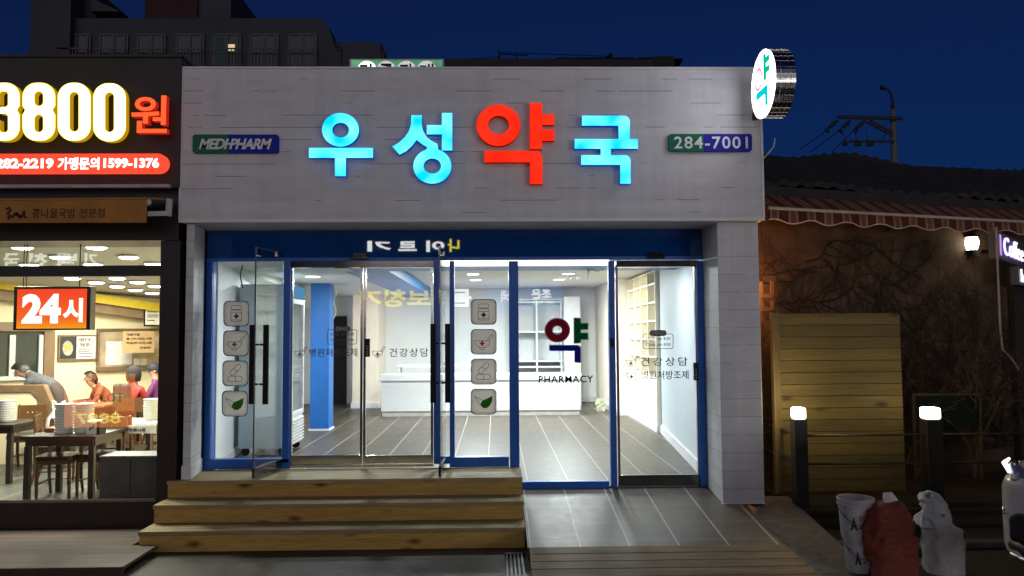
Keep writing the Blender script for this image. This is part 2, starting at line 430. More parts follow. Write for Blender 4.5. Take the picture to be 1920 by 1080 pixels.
tag(MB().box(3.21, 12, 5.5, 8.29, .001, .004).build('asphalt', mat('black asphalt', (.018, .018, .018), .9, 0, .4, 30, .5)), None, None, kind='structure')
o = MB().box(3.22, 11, 7.45, 7.60, .006, .07).build('kerb', mat('dark kerb stone', (.06, .06, .06), .8, 0, .3, 8, .3), bevel=.02)
tag(o, None, None, kind='structure')

# ------------------------------------------------------------------ wooden steps and ramp
tread_w = wood('pressure treated tread', (.33, .26, .115), (.48, .385, .19), 0, .15, 1, .35, .02, plankvar=.2)
riser_w = wood('pressure treated riser', (.45, .275, .062), (.64, .42, .115), 0, .5, 2, 1.0, 0, plankvar=.1, off=.3, naxis=1)
st = thing('wooden_steps', 'three broad timber steps in front of the open glass doors', 'steps', (-1.56, 8.4, 0))
XL, XR = -3.405, .282
TR = [(8.33, .560), (8.007, .381), (7.691, .200)]
for i, (y, z) in enumerate(TR):
    yb = 8.985 if i == 0 else TR[i-1][0]+.035
    MB().box(XL, XR, y, yb, z-.042, z).build('tread', tread_w, st, .006)
    zb = 0.002 if i == 2 else TR[i+1][1]+.001
    MB().box(XL+.006, XR-.006, y+.02, y+.045, zb, z-.043).build('riser', riser_w, st, .003)
    MB().box(XR-.03, XR-.006, y+.046, 8.97, zb if i else .2, z-.043).build('side_board', riser_w, st)
    MB().box(XL+.006, XL+.03, y+.046, 8.97, zb if i else .2, z-.043).build('side_board', riser_w, st)
rp = thing('wooden_ramp', 'weathered timber ramp of long boards below the tiled landing', 'ramp', (1.4, 7, 0))
ramp_w = wood('weathered ramp boards', (.15, .10, .05), (.27, .195, .105), 0, 3.0, 1, .25, 0, plankvar=0)
mb = MB(); y1, z1 = LY-.004, lz(LY)+.004; n = 7; sl_ = .19
for i in range(n):
    a = y1-i*.137; b = a-.129; za = z1-(y1-a)*sl_; zb = z1-(y1-b)*sl_
    slab(mb, .30, 2.64+.09*(y1-a)/.5, [(b, zb-.03), (b, zb), (a, za), (a, za-.03)])
mb.build('planking', ramp_w, rp, .004)
mb = MB()
for x in (.4, 1.4, 2.5): slab(MB(), x, x+.05, [(y1-.02, .005), (y1-.02, z1-.04), (y1-.5, .02), (y1-.5, .005)]).build('joist', ramp_w, rp)
o = MB()
a = at(948, 1045, z=0); b = at(984, 1076, z=0)
for i in range(5): o.box(a.x+.035*i, a.x+.035*i+.018, b.y-.15, a.y, .004, .03)
o.box(a.x-.01, a.x+.185, a.y+.001, a.y+.03, .004, .034)
o.box(a.x-.01, a.x+.185, b.y-.18, b.y-.151, .004, .034)
tag(o.build('drain_grate', black), 'small black drain grate between the steps and the ramp', 'drain')

# ------------------------------------------------------------------ pharmacy building
def polyslab(mb, pts, z0, z1):
    n = len(pts); a = sum(pts[i][0]*pts[(i+1) % n][1]-pts[(i+1) % n][0]*pts[i][1] for i in range(n))
    if a < 0: pts = pts[::-1]
    vs = [(x, y, z0) for x, y in pts]+[(x, y, z1) for x, y in pts]
    return mb.add(vs, [list(range(n))[::-1], list(range(n, 2*n))]+[[i, (i+1) % n, n+(i+1) % n, n+i] for i in range(n)])
ext = mat('grey rendered wall', (.3, .3, .3), .8, 0, .1)
ph = thing('pharmacy_building', 'single storey pharmacy clad in white boarding with blue framed glass front', 'shop', (-.4, 9, 0))
FY = 8.30; FL, FR, FB, FT = -3.311, 2.881, 3.25, 4.892
mb = MB().box(FL, FR, FY, 9.3, FB, FT); fascia = mb.build('fascia', white_board, ph, .004)
mb = MB().box(FL-.004, FR+.004, FY-.006, 9.31, FT+.002, FT+.022).box(FL-.003, FR+.003, FY-.012, FY-.002, FB-.004, FB+.03)
mb.box(FL-.006, FL+.02, FY-.008, FY-.0015, FB+.031, FT+.001).box(FR-.02, FR+.006, FY-.008, FY-.0015, FB+.031, FT+.001)
mb.build('flashing', trimw, fascia)
MB().box(2.40, 2.845, 8.40, 9.15, .248, FB-.005).build('pillar', pillar_board, ph, .006)
MB().box(2.385, 2.852, 8.388, 9.0, lz(8.4)+.002, .247).build('plinth', trimw, ph, .004)
polyslab(MB(), [(-3.27, 8.4), (-3.187, 8.4), (-3.279, 9.0), (-3.29, 9.1), (-3.40, 9.1)], .56, FB-.005).build('pillar', pillar_board, ph, .006)
polyslab(MB(), [(-3.28, 8.388), (-3.177, 8.388), (-3.269, 8.98), (-3.40, 8.98)], .562, .70).build('plinth', trimw, ph, .003)
# shell behind
def pw(Y): return -3.42-.13*(Y-9.0)          # the skewed party wall
polyslab(MB(), [(pw(9.32), 9.32), (3.1, 9.32), (3.4, 12), (3.4, 20.3), (pw(20.3), 20.3)], 3.55, 3.9).build('roof', ext, ph)
polyslab(MB(), [(pw(9.16), 9.16), (pw(20.3), 20.3), (pw(20.3)-.05, 20.3), (pw(9.16)-.05, 9.16)], 0, 3.5).build('wall', wallw, ph)
MB().box(pw(20)+.01, 3.3, 20.0, 20.3, 0, 3.5).build('wall', wallw, ph)
polyslab(MB(), [(2.85, 9.16), (3.1, 13.7), (3.1, 19.99), (3.3, 19.99), (3.3, 13.7), (2.95, 9.16)], 0, 3.5).build('wall', wallw, ph)
MB().box(-3.46, -3.176, 9.1, 9.15, 0, 3.5).build('wall', wallw, ph)
mb = MB(); mb.prism([(0, 0), (1, 0), (1, 1)], 0, 1); mb = MB()
# slanting right hand lining wall, floor to ceiling
pts = [(2.42, 9.2), (2.53, 9.9), (2.875, 13.68), (3.09, 13.68), (2.84, 9.2)]
vs = [(x, y, .33) for x, y in pts]+[(x, y, 3.5) for x, y in pts]
mb.add(vs, [[0, 1, 2, 3, 4][::-1], [5, 6, 7, 8, 9]]+[[i, (i+1) % 5, 5+(i+1) % 5, 5+i][::-1] for i in range(5)])
mb.build('lining_wall', mat('pale blue white wall', (.54, .61, .65), .5, 0, .02, 2), ph)
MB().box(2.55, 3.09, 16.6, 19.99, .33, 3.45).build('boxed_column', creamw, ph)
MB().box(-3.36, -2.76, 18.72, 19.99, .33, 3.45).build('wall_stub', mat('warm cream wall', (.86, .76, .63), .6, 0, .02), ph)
polyslab(MB(), [(pw(9.16), 9.16), (-3.17, 9.16), (-3.17, 9.01), (2.39, 9.01), (2.39, 9.16), (2.84, 9.16), (3.09, 13.7), (3.09, 19.99), (pw(20), 20.0)], .05, .33).build('floor', tile_in, ph)
polyslab(MB(), [(pw(11.8), 11.8), (3.1, 11.8), (3.1, 20), (pw(20), 20)], 3.2, 3.5).build('ceiling', mat('white ceiling', (.62, .62, .6), .7, 0, .02), ph)
polyslab(MB(), [(-2.1, 9.17), (2.84, 9.17), (2.97, 11.78), (-2.1, 11.78)], 3.0, 3.49).box(-2.25, -1.58, 11.79, 19.98, 3.0, 3.19).build('soffit', soffitblue, ph)
polyslab(polyslab(MB(), [(pw(9.16)+.002, 9.17), (-2.102, 9.17), (-2.102, 11.78), (pw(11.78)+.002, 11.78)], 3.0, 3.49), [(pw(11.79)+.002, 11.79), (-2.252, 11.79), (-2.252, 19.98), (pw(19.98)+.002, 19.98)], 3.0, 3.19).build('soffit', MATS['white ceiling'], ph)
MB().box(-3.36, -3.02, 14.45, 14.85, .331, 2.999).build('column', bluepaint, ph, .004)
MB().box(-3.38, -3.0, 14.43, 14.87, .331, .36).build('column_base', trimw, ph)
for q in ((-3.39, -2.73, 18.69, 18.715, .332, .46), (-2.755, -2.73, 18.716, 19.98, .332, .46), (2.52, 3.08, 16.57, 16.595, .332, .45), (2.52, 2.545, 16.596, 19.98, .332, .45), (-2.72, 2.51, 19.96, 19.985, .332, .45)): MB().box(*q).build('baseboard', trimw, ph)
MB().bar((2.515, 9.9, .40), (2.86, 13.66, .40), .03, .14).bar((2.41, 9.22, .40), (2.515, 9.89, .40), .03, .14).build('baseboard', trimw, ph)
MB().bar((pw(9.2)+.012, 9.2, .386), (pw(19.9)+.012, 19.9, .386), .02, .108).build('baseboard', trimw, ph)
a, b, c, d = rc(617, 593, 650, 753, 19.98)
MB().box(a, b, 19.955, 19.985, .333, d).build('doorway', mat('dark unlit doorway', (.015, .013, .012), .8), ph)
# ---- storefront
def frame(px, Y0=8.985, Y1=9.085):
    mb = MB()
    for q in px: mb.pbox(*q, Y0, Y1)
    return mb
a, b, c, d = rc(388, 427, 1318, 486, 9.0)
MB().box(-3.277, 2.395, 9.0, 9.09, 2.915, 3.246).build('transom_panel', blueglass, ph)
MB().box(-3.277, 2.397, 8.975, 8.998, 2.897, 2.935).build('transom_rail', blue, ph)
dk = {}
wA = frame([(377, 489, 398, 861), (530, 489, 543, 868), (377, 861, 543, 880)]).build('window', blue, ph, .004)
MB().pbox(392, 489, 396, 859, 8.965, 8.984).build('frame_bead', blue, wA)
MB().pbox(398.6, 487, 529.5, 860, 9.03, 9.038).build('pane', pane, wA)
wC = frame([(843, 489, 852, 857), (955, 489, 973, 876), (843, 857, 954.6, 876)]).build('window', blue, ph, .004)
MB().pbox(852.5, 487, 954.5, 856.5, 9.03, 9.038).build('pane', pane, wC)
wD = frame([(973.4, 903, 1143, 920), (1143.4, 489, 1155, 920), (956, 877, 973, 920)]).build('window', blue, ph, .004)
MB().pbox(973.6, 487, 1143, 902.5, 9.03, 9.038).build('pane', pane, wD)
wS = frame([(813, 489, 823, 870), (823.4, 856, 842.6, 870)]).build('window', blue, ph, .004)
MB().pbox(823.6, 487, 842.6, 855, 9.03, 9.038).build('pane', pane, wS)
wR = frame([(1310, 489, 1322, 912)]).build('door_jamb', blue, ph, .004)
hd = MB().pbox(543.4, 488.5, 812.6, 501, 8.99, 9.12).build('door_header', darksteel, ph, .003)
hd2 = MB().pbox(1155.4, 488.5, 1309.6, 500, 8.99, 9.12).build('door_header', darksteel, ph, .003)
def sensor(x0, x1, y):
    a, b, c, d = rc(x0, y-12, x1, y, 8.93)
    mb = MB().box(a, b, 8.905, 8.974, c, c+.035).box(a+.02, b-.02, 8.93, 8.974, c+.036, d)
    mb.build('door_sensor', blackgloss, ph, .006)
sensor(657, 690, 486); sensor(1214, 1246, 485)
def slide_door(x0, x1, top, bot, rail, Y=9.05):
    a, b, c, d = rc(x0, top, x1, bot, Y); _, _, c2, _ = rc(x0, top, x1, rail, Y)
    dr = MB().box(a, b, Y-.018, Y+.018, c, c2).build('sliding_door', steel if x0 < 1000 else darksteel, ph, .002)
    MB().box(a+.0, a+.028, Y-.018, Y+.018, c2+.001, d).box(b-.028, b, Y-.018, Y+.018, c2+.001, d).build('stile', steel, dr)
    MB().box(a+.029, b-.029, Y-.005, Y+.005, c2+.001, d).build('pane', pane, dr)
    MB().box(a, b, Y-.018, Y+.018, d+.001, d+.02).build('top_rail', steel, dr)
    return dr
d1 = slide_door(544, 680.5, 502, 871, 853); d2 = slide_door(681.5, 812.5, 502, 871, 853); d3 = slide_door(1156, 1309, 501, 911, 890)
MB().pbox(1155.4, 911.5, 1309.6, 914.5, 8.99, 9.1).build('threshold', steel, ph); MB().pbox(543.4, 871.5, 812.6, 876, 8.988, 9.1).build('threshold', steel, ph)
def keypad(par, x0, y0, x1, y1):
    a, b, c, d = rc(x0, y0, x1, y1, 9.02)
    mb = MB().box(a, b, 9.0, 9.031, c, d)
    o = mb.build('door_lock', blackgloss, par, .004)
    m2 = MB()
    for i in range(4): m2.box(a+.02, b-.02, 8.997, 8.9995, c+.02+i*.03, c+.038+i*.03)
    m2.build('keypad', mat('grey keys', (.3, .3, .32), .4), o)
keypad(d2, 684, 635, 694, 669); keypad(d3, 1300, 680, 1309, 713)
MB().pbox(1144.5, 634, 1152, 650, 8.978, 8.984).build('switch_plate', darksteel, wD)
def leaf(hx, fx, fy, hands):
    """open frameless glass door from the hinge at (hx, 8.99) to the free edge at (fx, fy)"""
    h, f = Vector((hx, 8.98, 0)), Vector((fx, fy, 0)); d = (f-h).normalized(); n = Vector((d.y, -d.x, 0))
    zb, zt = .575, 2.985
    L = (f-h).length; c = (h+f)/2
    g = MB().obox(c+Vector((0, 0, (zb+.1+zt)/2)), d*L/2, n*.006, Vector((0, 0, (zt-zb-.1)/2))).build('glass_door', pane, ph)
    MB().obox(c+Vector((0, 0, zb+.048)), d*L/2, n*.014, Vector((0, 0, .05))).build('bottom_rail', darksteel, g, .002)
    MB().obox(f-d*.004+Vector((0, 0, (zb+.1+zt)/2)), d*.0035, n*.0075, Vector((0, 0, (zt-zb-.1)/2))).build('edge_strip', mat('polished glass edge', (.10, .13, .13), .2), g)
    MB().obox(c+Vector((0, 0, zt+.006)), d*L/2, n*.008, Vector((0, 0, .005))).build('edge_strip', MATS['polished glass edge'], g)
    MB().obox(h+d*.08+Vector((0, 0, zt-.02)), d*.08, n*.016, Vector((0, 0, .03))).obox(f-d*.05+Vector((0, 0, zt-.04)), d*.045, n*.012, Vector((0, 0, .045))).build('patch_fitting', steel, g, .003)
    e = f-d*.10
    for s in (-1, 1):
        q = e+n*(.078*s)
        z0, z1 = 1.33, 2.17
        mb = MB().obox(q+Vector((0, 0, (z0+z1)/2)), d*.012, n*.03, Vector((0, 0, (z1-z0)/2)))
        for z in (1.54, 1.96): mb.tube([e+n*(.008*s)+Vector((0, 0, z)), e+n*(.066*s)+Vector((0, 0, z))], .011, 8)
        mb.build('handle', black, g, .003)
    return g
l1 = leaf(at(527, 870, 9).x, at(474.5, 880, 8.36).x, 8.36, 1)
l2 = leaf(at(835, 870, 9).x, at(824.5, 880, 8.36).x, 8.36, 1)
# ---- film stickers and lettering on the glass
DY = 9.0275
def cross(mb, cx, cy, r, Y, dep=.0008):
    w = r*.36
    return pfill(mb, [[(cx-w, cy-r), (cx+w, cy-r), (cx+w, cy-w), (cx+r, cy-w), (cx+r, cy+w), (cx+w, cy+w), (cx+w, cy+r), (cx-w, cy+r), (cx-w, cy+w), (cx-r, cy+w), (cx-r, cy-w), (cx-w, cy-w)]], Y, dep)
def bowl(mb, x0, y0, x1, y1, Y, w):
    W_, H = x1-x0, y1-y0; yb = y0+H*.42
    P = [(x0, yb), (x0+W_*.82, yb)]; stroke(mb, P, w, Y, .0008)
    arc = [(x0+W_*(.41-.40*math.cos(math.pi*i/10)), yb+H*.46*math.sin(math.pi*i/10)**.8) for i in range(11)]
    stroke(mb, arc, w, Y, .0008); stroke(mb, [(x0+W_*.27, y1-H*.11), (x0+W_*.3, y1), (x0+W_*.52, y1), (x0+W_*.55, y1-H*.11)], w, Y, .0008)
    stroke(mb, [(x0+W_*.66, yb), (x0+W_*.86, y0+H*.04), (x0+W_*.97, y0), (x0+W_, y0+H*.1), (x0+W_*.93, y0+H*.2), (x0+W_*.76, yb)], w, Y, .0008)
    return mb
def sticker(par, kind, x0, y0, x1, y1, Y, label):
    r = (x1-x0)*.2
    o = pfill(MB(), [rrect(x0, y0, x1, y1, r)], Y, .0015).build('sticker', DL, par); o['label'] = label
    i = 2.2
    pfill(MB(), [rrect(x0+i, y0+i, x1-i, y1-i, r*.9), rrect(x0+i+1.5, y0+i+1.5, x1-i-1.5, y1-i-1.5, r*.85)], Y-.001, .0008).build('white_border', DW, o)
    pfill(MB(), [rrect(x0-1, y0-1, x1+1, y1+1, r), rrect(x0+.6, y0+.6, x1-.6, y1-.6, r*.97)], Y-.001, .0008).build('dark_border', DGR, o)
    cx, cy, w = (x0+x1)/2, (y0+y1)/2, x1-x0; t = .005; Y2 = Y-.002
    if kind == 0:
        mb = MB(); stroke(mb, rrect(cx-w*.2, y0+w*.17, cx+w*.2, y0+w*.33, 2, 2), t, Y2, .0008, True)
        stroke(mb, rrect(cx-w*.22, y0+w*.36, cx+w*.22, y0+w*.82, 2, 2), t, Y2, .0008, True)
        stroke(mb, [(cx-w*.22, y0+w*.47), (cx+w*.22, y0+w*.47)], t, Y2, .0008); stroke(mb, [(cx-w*.22, y0+w*.76), (cx+w*.22, y0+w*.76)], t, Y2, .0008)
        mb.build('icon', DK, o); cross(MB(), cx, y0+w*.61, w*.1, Y2).build('cross', DNAVY, o)
    elif kind == 1:
        bowl(MB(), cx-w*.36, y0+w*.2, cx+w*.38, y0+w*.8, Y2, t).build('icon', DK, o); cross(MB(), cx-w*.06, y0+w*.56, w*.1, Y2).build('cross', DRED, o)
    elif kind == 2:
        mb = MB(); stroke(mb, rrect(cx-w*.3, y0+w*.61, cx+w*.28, y0+w*.82, w*.1, 4), t, Y2, .0008, True); stroke(mb, [(cx, y0+w*.61), (cx, y0+w*.82)], t, Y2, .0008)
        P = [((u*.72-v*.69), (u*.69+v*.72)) for u, v in rrect(-w*.1, -w*.27, w*.1, w*.27, w*.095, 4)]
        P = [(cx+u, y0+w*.36-v*0+v) for u, v in [(p[0], p[1]) for p in P]]
        stroke(mb, P, t, Y2, .0008, True); stroke(mb, [(cx-w*.07, y0+w*.29), (cx+w*.07, y0+w*.43)], t, Y2, .0008)
        mb.build('icon', DK, o)
    else:
        L1 = [(cx-w*.05, y0+w*.74), (cx-w*.13, y0+w*.62), (cx-w*.06, y0+w*.46), (cx+w*.12, y0+w*.38), (cx+w*.36, y0+w*.26), (cx+w*.34, y0+w*.5), (cx+w*.24, y0+w*.68), (cx+w*.1, y0+w*.77)]
        pfill(MB(), [L1], Y2, .0008).build('leaf', DGREEN, o)
        mb = MB(); stroke(mb, [(cx-w*.07, y0+w*.68), (cx-w*.22, y0+w*.58), (cx-w*.33, y0+w*.42), (cx-w*.36, y0+w*.27), (cx-w*.2, y0+w*.36), (cx-w*.04, y0+w*.44)], t, Y2, .0008)
        stroke(mb, [(cx-w*.36, y0+w*.27), (cx-w*.2, y0+w*.46), (cx-w*.07, y0+w*.66)], t*.8, Y2, .0008)
        stroke(mb, [(cx+w*.0, y0+w*.72), (cx+w*.08, y0+w*.56), (cx+w*.3, y0+w*.33)], t*.9, Y2-.001, .0008); mb.build('icon', mat('green line print', (.03, .14, .02), .6), o)
SB = [(0, 565, 611, 420, 466), (1, 620.5, 667, 419.5, 465), (2, 677, 723, 418, 464.5), (3, 733.5, 780, 417, 463.5)]
SN = ['medicine bottle sticker', 'mortar bowl sticker', 'capsules sticker', 'green leaf sticker']
for k, y0, y1, x0, x1 in SB:
    sticker(wA, k, x0, y0, x1, y1, DY, SN[k])
for k, y0, y1 in ((0, 562, 607.7), (1, 618, 663.7), (2, 673.5, 720), (3, 730, 776.5)):
    sticker(wC, k, 883.5, y0, 930, y1, DY, SN[k])
DD = 9.043
def hours(par, x0, x1, y0, full):
    w = x1-x0; mb = MB()
    stroke(mb, rrect(x0, y0+w*.13, x1, y0+w*.62, 4, 3), .007, DD, .0012, True)
    ptext(mb, 'Open. am 8:30', x0+w*.09, y0+w*.23, x1-w*.09, y0+w*.36, DD, .0012, .01); ptext(mb, 'Close. pm 8:00', x0+w*.09, y0+w*.43, x1-w*.09, y0+w*.56, DD, .0012, .01)
    mb.build('opening_hours', DGR, par)
    o = pfill(MB(), [rrect(x0+w*.22, y0, x1-w*.22, y0+w*.2, w*.09)], DD-.002, .0012).build('hours_badge', DGR, par)
    ptext(MB(), '근무시간', x0+w*.28, y0+w*.03, x1-w*.28, y0+w*.17, DD-.0035, .001, .012).build('badge_lettering', DW, par)
def service(par, x0, y0, y1, x1, body, bx, sp=1.0):
    mb = MB(); bowl(mb, bx, y0-3, bx+24, y1+1, DD, .006); cross(mb, bx+10, (y0+y1)/2+3, 3.4, DD); mb.build('bowl_icon', DGR, par); mb = MB(); ptext(mb, body, x0, y0, x1, y1, DD, .0012, .008, sp); mb.build('service_lettering', DGR, par)
hours(d1, 614, 669, 611, 1); service(d1, 580, 653, 669, 670, '병원처방조제', 552)
service(d2, 730, 653, 669, 803, '건강상담', 698, 1.25)
hours(d3, 1206, 1262, 619, 1); service(d3, 1201, 670, 686, 1289, '건강상담', 1173, 1.35); service(d3, 1203, 695, 711, 1291, '병원처방조제', 1174)
# the three coloured strokes of the medicine logo
def logo(loops, name, m):
    pfill(MB(), loops, DY+.001, .0012).build('logo_shadow', mat('silver film', (.4, .4, .4), .4), wD)
def grow(L, k):
    cx = sum(p[0] for p in L)/len(L); cy = sum(p[1] for p in L)/len(L)
    return [(x+(k if x > cx else -k), y+(k if y > cy else -k)) for x, y in L]
SV = mat('silver film', (.42, .42, .43), .4)
maroon = decal('maroon film', (.62, .03, .08), .6); dgreen = decal('dark green film', (.0, .32, .10), .6); navy = decal('navy film', (.02, .05, .62), .6)
pfill(MB(), [ring(1045, 619, 24.2, 23.2), ring(1045, 619, 8.2, 7.4)], DY, .0012).build('logo_outline', SV, wD)
pfill(MB(), [ring(1045, 619, 22.4, 21.4), ring(1045, 619, 9.8, 9)], DY-.002, .0012).build('logo_ring', maroon, wD)
G = [(1077, 597), (1089, 597), (1089, 607), (1102, 607), (1102, 618), (1089, 618), (1089, 624), (1102, 624), (1102, 636), (1089, 636), (1089, 643), (1077, 643)]
pfill(MB(), [grow(G, 1.6)], DY, .0012).build('logo_outline', SV, wD); pfill(MB(), [G], DY-.002, .0012).build('logo_stroke', dgreen, wD)
N_ = [(1031, 648), (1083, 648), (1088, 652), (1088, 679), (1077, 679), (1077, 658), (1031, 658)]
pfill(MB(), [grow(N_, 1.6)], DY-.0005, .0012).build('logo_outline', SV, wD); pfill(MB(), [N_], DY-.0025, .0012).build('logo_stroke', navy, wD)
ptext(MB(), 'PHARMACY', 1010, 704.5, 1112.5, 717.5, DY-.012, .014, .02, 1.15).build('pharmacy_lettering', blackgloss, wD)
# ------------------------------------------------------------------ lights inside the pharmacy
ledw = emit('ceiling lamp diffuser', (1, 1, .98), 9, sample=False)
def ceiling_light(x, y, z, r, e, color, label, group, real=True):
    t = thing('ceiling_light', label, 'ceiling light', (x, y, z), group)
    MB().lathe([(r+.02, 0), (r+.02, -.012), (r, -.014)], (x, y, z-.001), 20).build('trim_ring', trimw, t)
    MB().lathe([(r-.004, -.0145), (r-.004, -.02)], (x, y, z-.001), 20).build('diffuser', ledw if color is not warmwhite else emit('warm lamp diffuser', (1, .93, .8), 9, sample=False), t)
    if real: lamp('downlight', 'AREA', (x, y, z-.03), e, color, t, r*2)
    return t
PG = 'ceiling lights in the pharmacy'
for x, y, z, e, lb in [(-.41, 14.9, 3.2, 36, 'round white ceiling light above the counter, left one of the near pair'), (-.40, 16.5, 3.2, 38, 'round white ceiling light above the counter, left one of the far pair'),
                    (1.4, 14.9, 3.2, 33, 'round white ceiling light in front of the back shelving, right one of the near pair'), (1.35, 16.5, 3.2, 34, 'round white ceiling light in front of the back shelving, right one of the far pair'),
                    (-1.9, 10.6, 3.0, 10, 'assumed round light in the blue soffit behind the left open glass door'), (.1, 10.6, 3.0, 10, 'assumed round light in the blue soffit behind the sticker window'),  # the four soffit lights are assumed, added to help light the room
                    (1.75, 10.8, 3.0, 9, 'assumed round light in the blue soffit behind the right sliding door'), (-2.9, 12.6, 3.0, 20, 'assumed round light in the blue soffit beside the blue column')]:
    ceiling_light(x, y, z, .115, e*4.3, coolwhite, lb, PG)
t = thing('linear_light', 'long warm white light strip along the top of the glass front', 'light strip', (.6, 9.35, 2.95))
a, b, c, d = rc(833, 487, 1141, 497, 9.35)
MB().box(a, b, 9.33, 9.38, c+.0, 2.998).build('diffuser', emit('warm light strip', (1, .86, .66), 5.5), t)
MB().box(a-.02, b+.02, 9.381, 9.41, c-.01, 2.998).build('housing', trimw, t)
# track spotlight and loose cables
p = at(622, 512, 16.8); q = at(620, 524, 16.8)
t = thing('spotlight', 'small black track spotlight shining on the cream wall end', 'spotlight', p)
tz = 2.999
MB().box(p.x-.35, p.x+.05, p.y-.02, p.y+.02, p.z+.1, p.z+.13).tube([(p.x-.1, p.y, p.z+.13), (p.x-.1, p.y, 2.999)], .012).build('track', black, t)
MB().tube([(p.x, p.y, p.z+.1), (p.x, p.y, p.z-.01)], .012).tube([p+Vector((.03, 0, -.01)), q+Vector((-.06, 0, -.05))], [.03, .055], 12).build('lamp_head', black, t)
MB().lathe([(.05, 0), (.045, .01)], q+Vector((-.062, 0, -.055)), 14, (-.5, 0, -.8)).build('bulb', emit('spot bulb', (1, .93, .8), 9, sample=False), t)
lamp('spot_lamp', 'SPOT', (-2.2, 16.6, 2.7), 50, warmwhite, t, .05, (-3.1, 18.7, 1.9), math.radians(80))
lamp('spot_lamp', 'SPOT', (1.7, 14.2, 3.0), 60, (1, .86, .55), t, .05, (2.95, 15.6, 2.3), math.radians(85))  # assumed spot without a fixture, added for the yellow light on the right shelves
cw = mat('white cable', (.75, .73, .66), .5)
def wire(pts, r, name, m, label, cat='cable'):
    P = [Vector(p) for p in pts]; Q = []
    for i in range(len(P)-1):
        p0, p1, p2, p3 = P[max(i-1, 0)], P[i], P[i+1], P[min(i+2, len(P)-1)]
        for k in range(5):
            u = k/5; Q.append(.5*((2*p1)+(p2-p0)*u+(2*p0-5*p1+4*p2-p3)*u*u+(3*p1-p0-3*p2+p3)*u**3))
    Q.append(P[-1])
    return tag(MB().tube(Q, r, 6).build(name, m, None, smooth=True), label, cat)
wire([at(x, y, 16.7) for x, y in ((626, 497), (623, 515), (627, 532), (631, 548), (626, 565), (630, 585), (624, 600), (618, 612), (622, 624))], .011, 'hanging_cable', cw, 'loose white cable curling down beside the track spotlight')
wire([at(x, y, 10.6) for x, y in ((453, 486), (454, 500), (451, 515), (453, 530), (456, 540))], .009, 'hanging_cable', black, 'thin dark cable hanging from the ceiling behind the left sticker window')
mb = MB(); c0 = at(1072, 520, 15.5)
for k in range(7):
    an = k*.9; P = [c0+Vector((.12*math.cos(an)*u*1.3, .1*math.sin(an)*u, .17*math.sin(u*2.6)-.13*u)) for u in (0, .3, .6, 1)]; mb.tube(P, .008, 5)
mb.tube([c0, (c0.x, c0.y, 3.199)], .008, 5)
tag(mb.build('wire_bundle', cw, None, smooth=True), 'tangle of bare white wires sprouting from the ceiling near the back', 'wires')
mb = MB(); c0 = at(1105, 500, 11.6)
mb.tube([c0+Vector((.05*math.cos(a*.7), .0, .09*math.sin(a*.7)+.02)) for a in range(10)], .007, 5).tube([c0+Vector((0, 0, -.03)), c0+Vector((.12, 0, -.07)), c0+Vector((.26, 0, -.02))], .007, 5).tube([c0+Vector((-.01, 0, -.04)), c0+Vector((-.03, 0, -.2))], .007, 5)
mb.tube([c0+Vector((0, 0, .1)), (c0.x, c0.y, 2.999)], .007, 5)
tag(mb.build('wire_bundle', cw, None, smooth=True), 'looped white wire dangling from the blue soffit edge', 'wires')
# counter
ct = thing('service_counter', 'long white laminate service counter with a raised back shelf', 'counter', (-.3, 16.9, .33))
cx0, cx1, cy = -2.40, 1.80, 16.74
MB().box(cx0, cx1, cy, cy+.55, .44, 1.08).build('front_panel', counterw, ct, .004)
MB().box(cx0+.02, cx1-.02, cy+.03, cy+.5, .331, .439).build('plinth', mat('grey beige plinth', (.5, .47, .43), .5), ct)
MB().box(cx0-.03, cx1+.02, cy-.04, cy+.62, 1.081, 1.21).build('countertop', counterw, ct, .006)
a, b, c, d = rc(746, 681, 906, 697, 17.6)
MB().box(a, b, 17.5, 17.9, 1.33, 1.39).box(a+.02, a+.06, 17.52, 17.9, .4, 1.329).box(b-.06, b-.02, 17.52, 17.9, .4, 1.329).box(a+1.0, a+1.04, 17.52, 17.9, .4, 1.329).build('raised_shelf', counterw, ct, .004)
# scribbled cable on counter
P = [at(x, y, 17.2) for x, y in ((862, 684), (868, 676), (864, 688), (880, 676), (893, 672), (900, 680), (908, 676))]
wire([Vector((p.x, 17.35, max(p.z, 1.40))) for p in P], .01, 'coiled_cable', mat('grey cable', (.3, .3, .28), .5), 'thin grey cable left coiled on the raised counter shelf')
# back shelving
sh = thing('shelving_unit', 'tall white shelving unit standing against the back wall behind the counter', 'shelf', (1.5, 19.5, .33))
shw = mat('shelf white', (.74, .76, .77), .45, 0, .02)
a, b, c, d = rc(962, 560, 1086, 700, 19.4)
mb = MB(); mb.box(a, b, 19.9, 19.955, .331, d)
mb.build('back_panel', mat('grey shelf back', (.6, .62, .63), .6, 0, .02), sh)
mb = MB()
xs = [a, a+(b-a)*.36, a+(b-a)*.73, b-.0]
for x in xs: mb.box(x-.02, x+.02, 19.42, 19.899, .332, d)
mb.build('upright', shw, sh)
mb = MB()
for y in (566, 622, 677, 688):
    z = at(1030, y, 19.42).z
    for i in range(3): mb.box(xs[i]+.021, xs[i+1]-.021, 19.43, 19.899, z-.02, z+.02)
for i in range(3): mb.box(xs[i]+.021, xs[i+1]-.021, 19.43, 19.899, d-.04, d)
mb.build('shelf', shw, sh)
a, b, c, d = rc(1056, 556, 1083, 690, 18.9)
t = thing('tall_cabinet', 'narrow white cabinet between the back shelving and the side wall', 'cabinet', ((a+b)/2, 19.0, .33))
MB().box(a+.03, b+.07, 18.9, 19.38, .331, d).build('carcass', shw, t, .005); MB().box(a+.05, b+.05, 18.885, 18.899, .45, d-.03).build('door', counterw, t, .003)
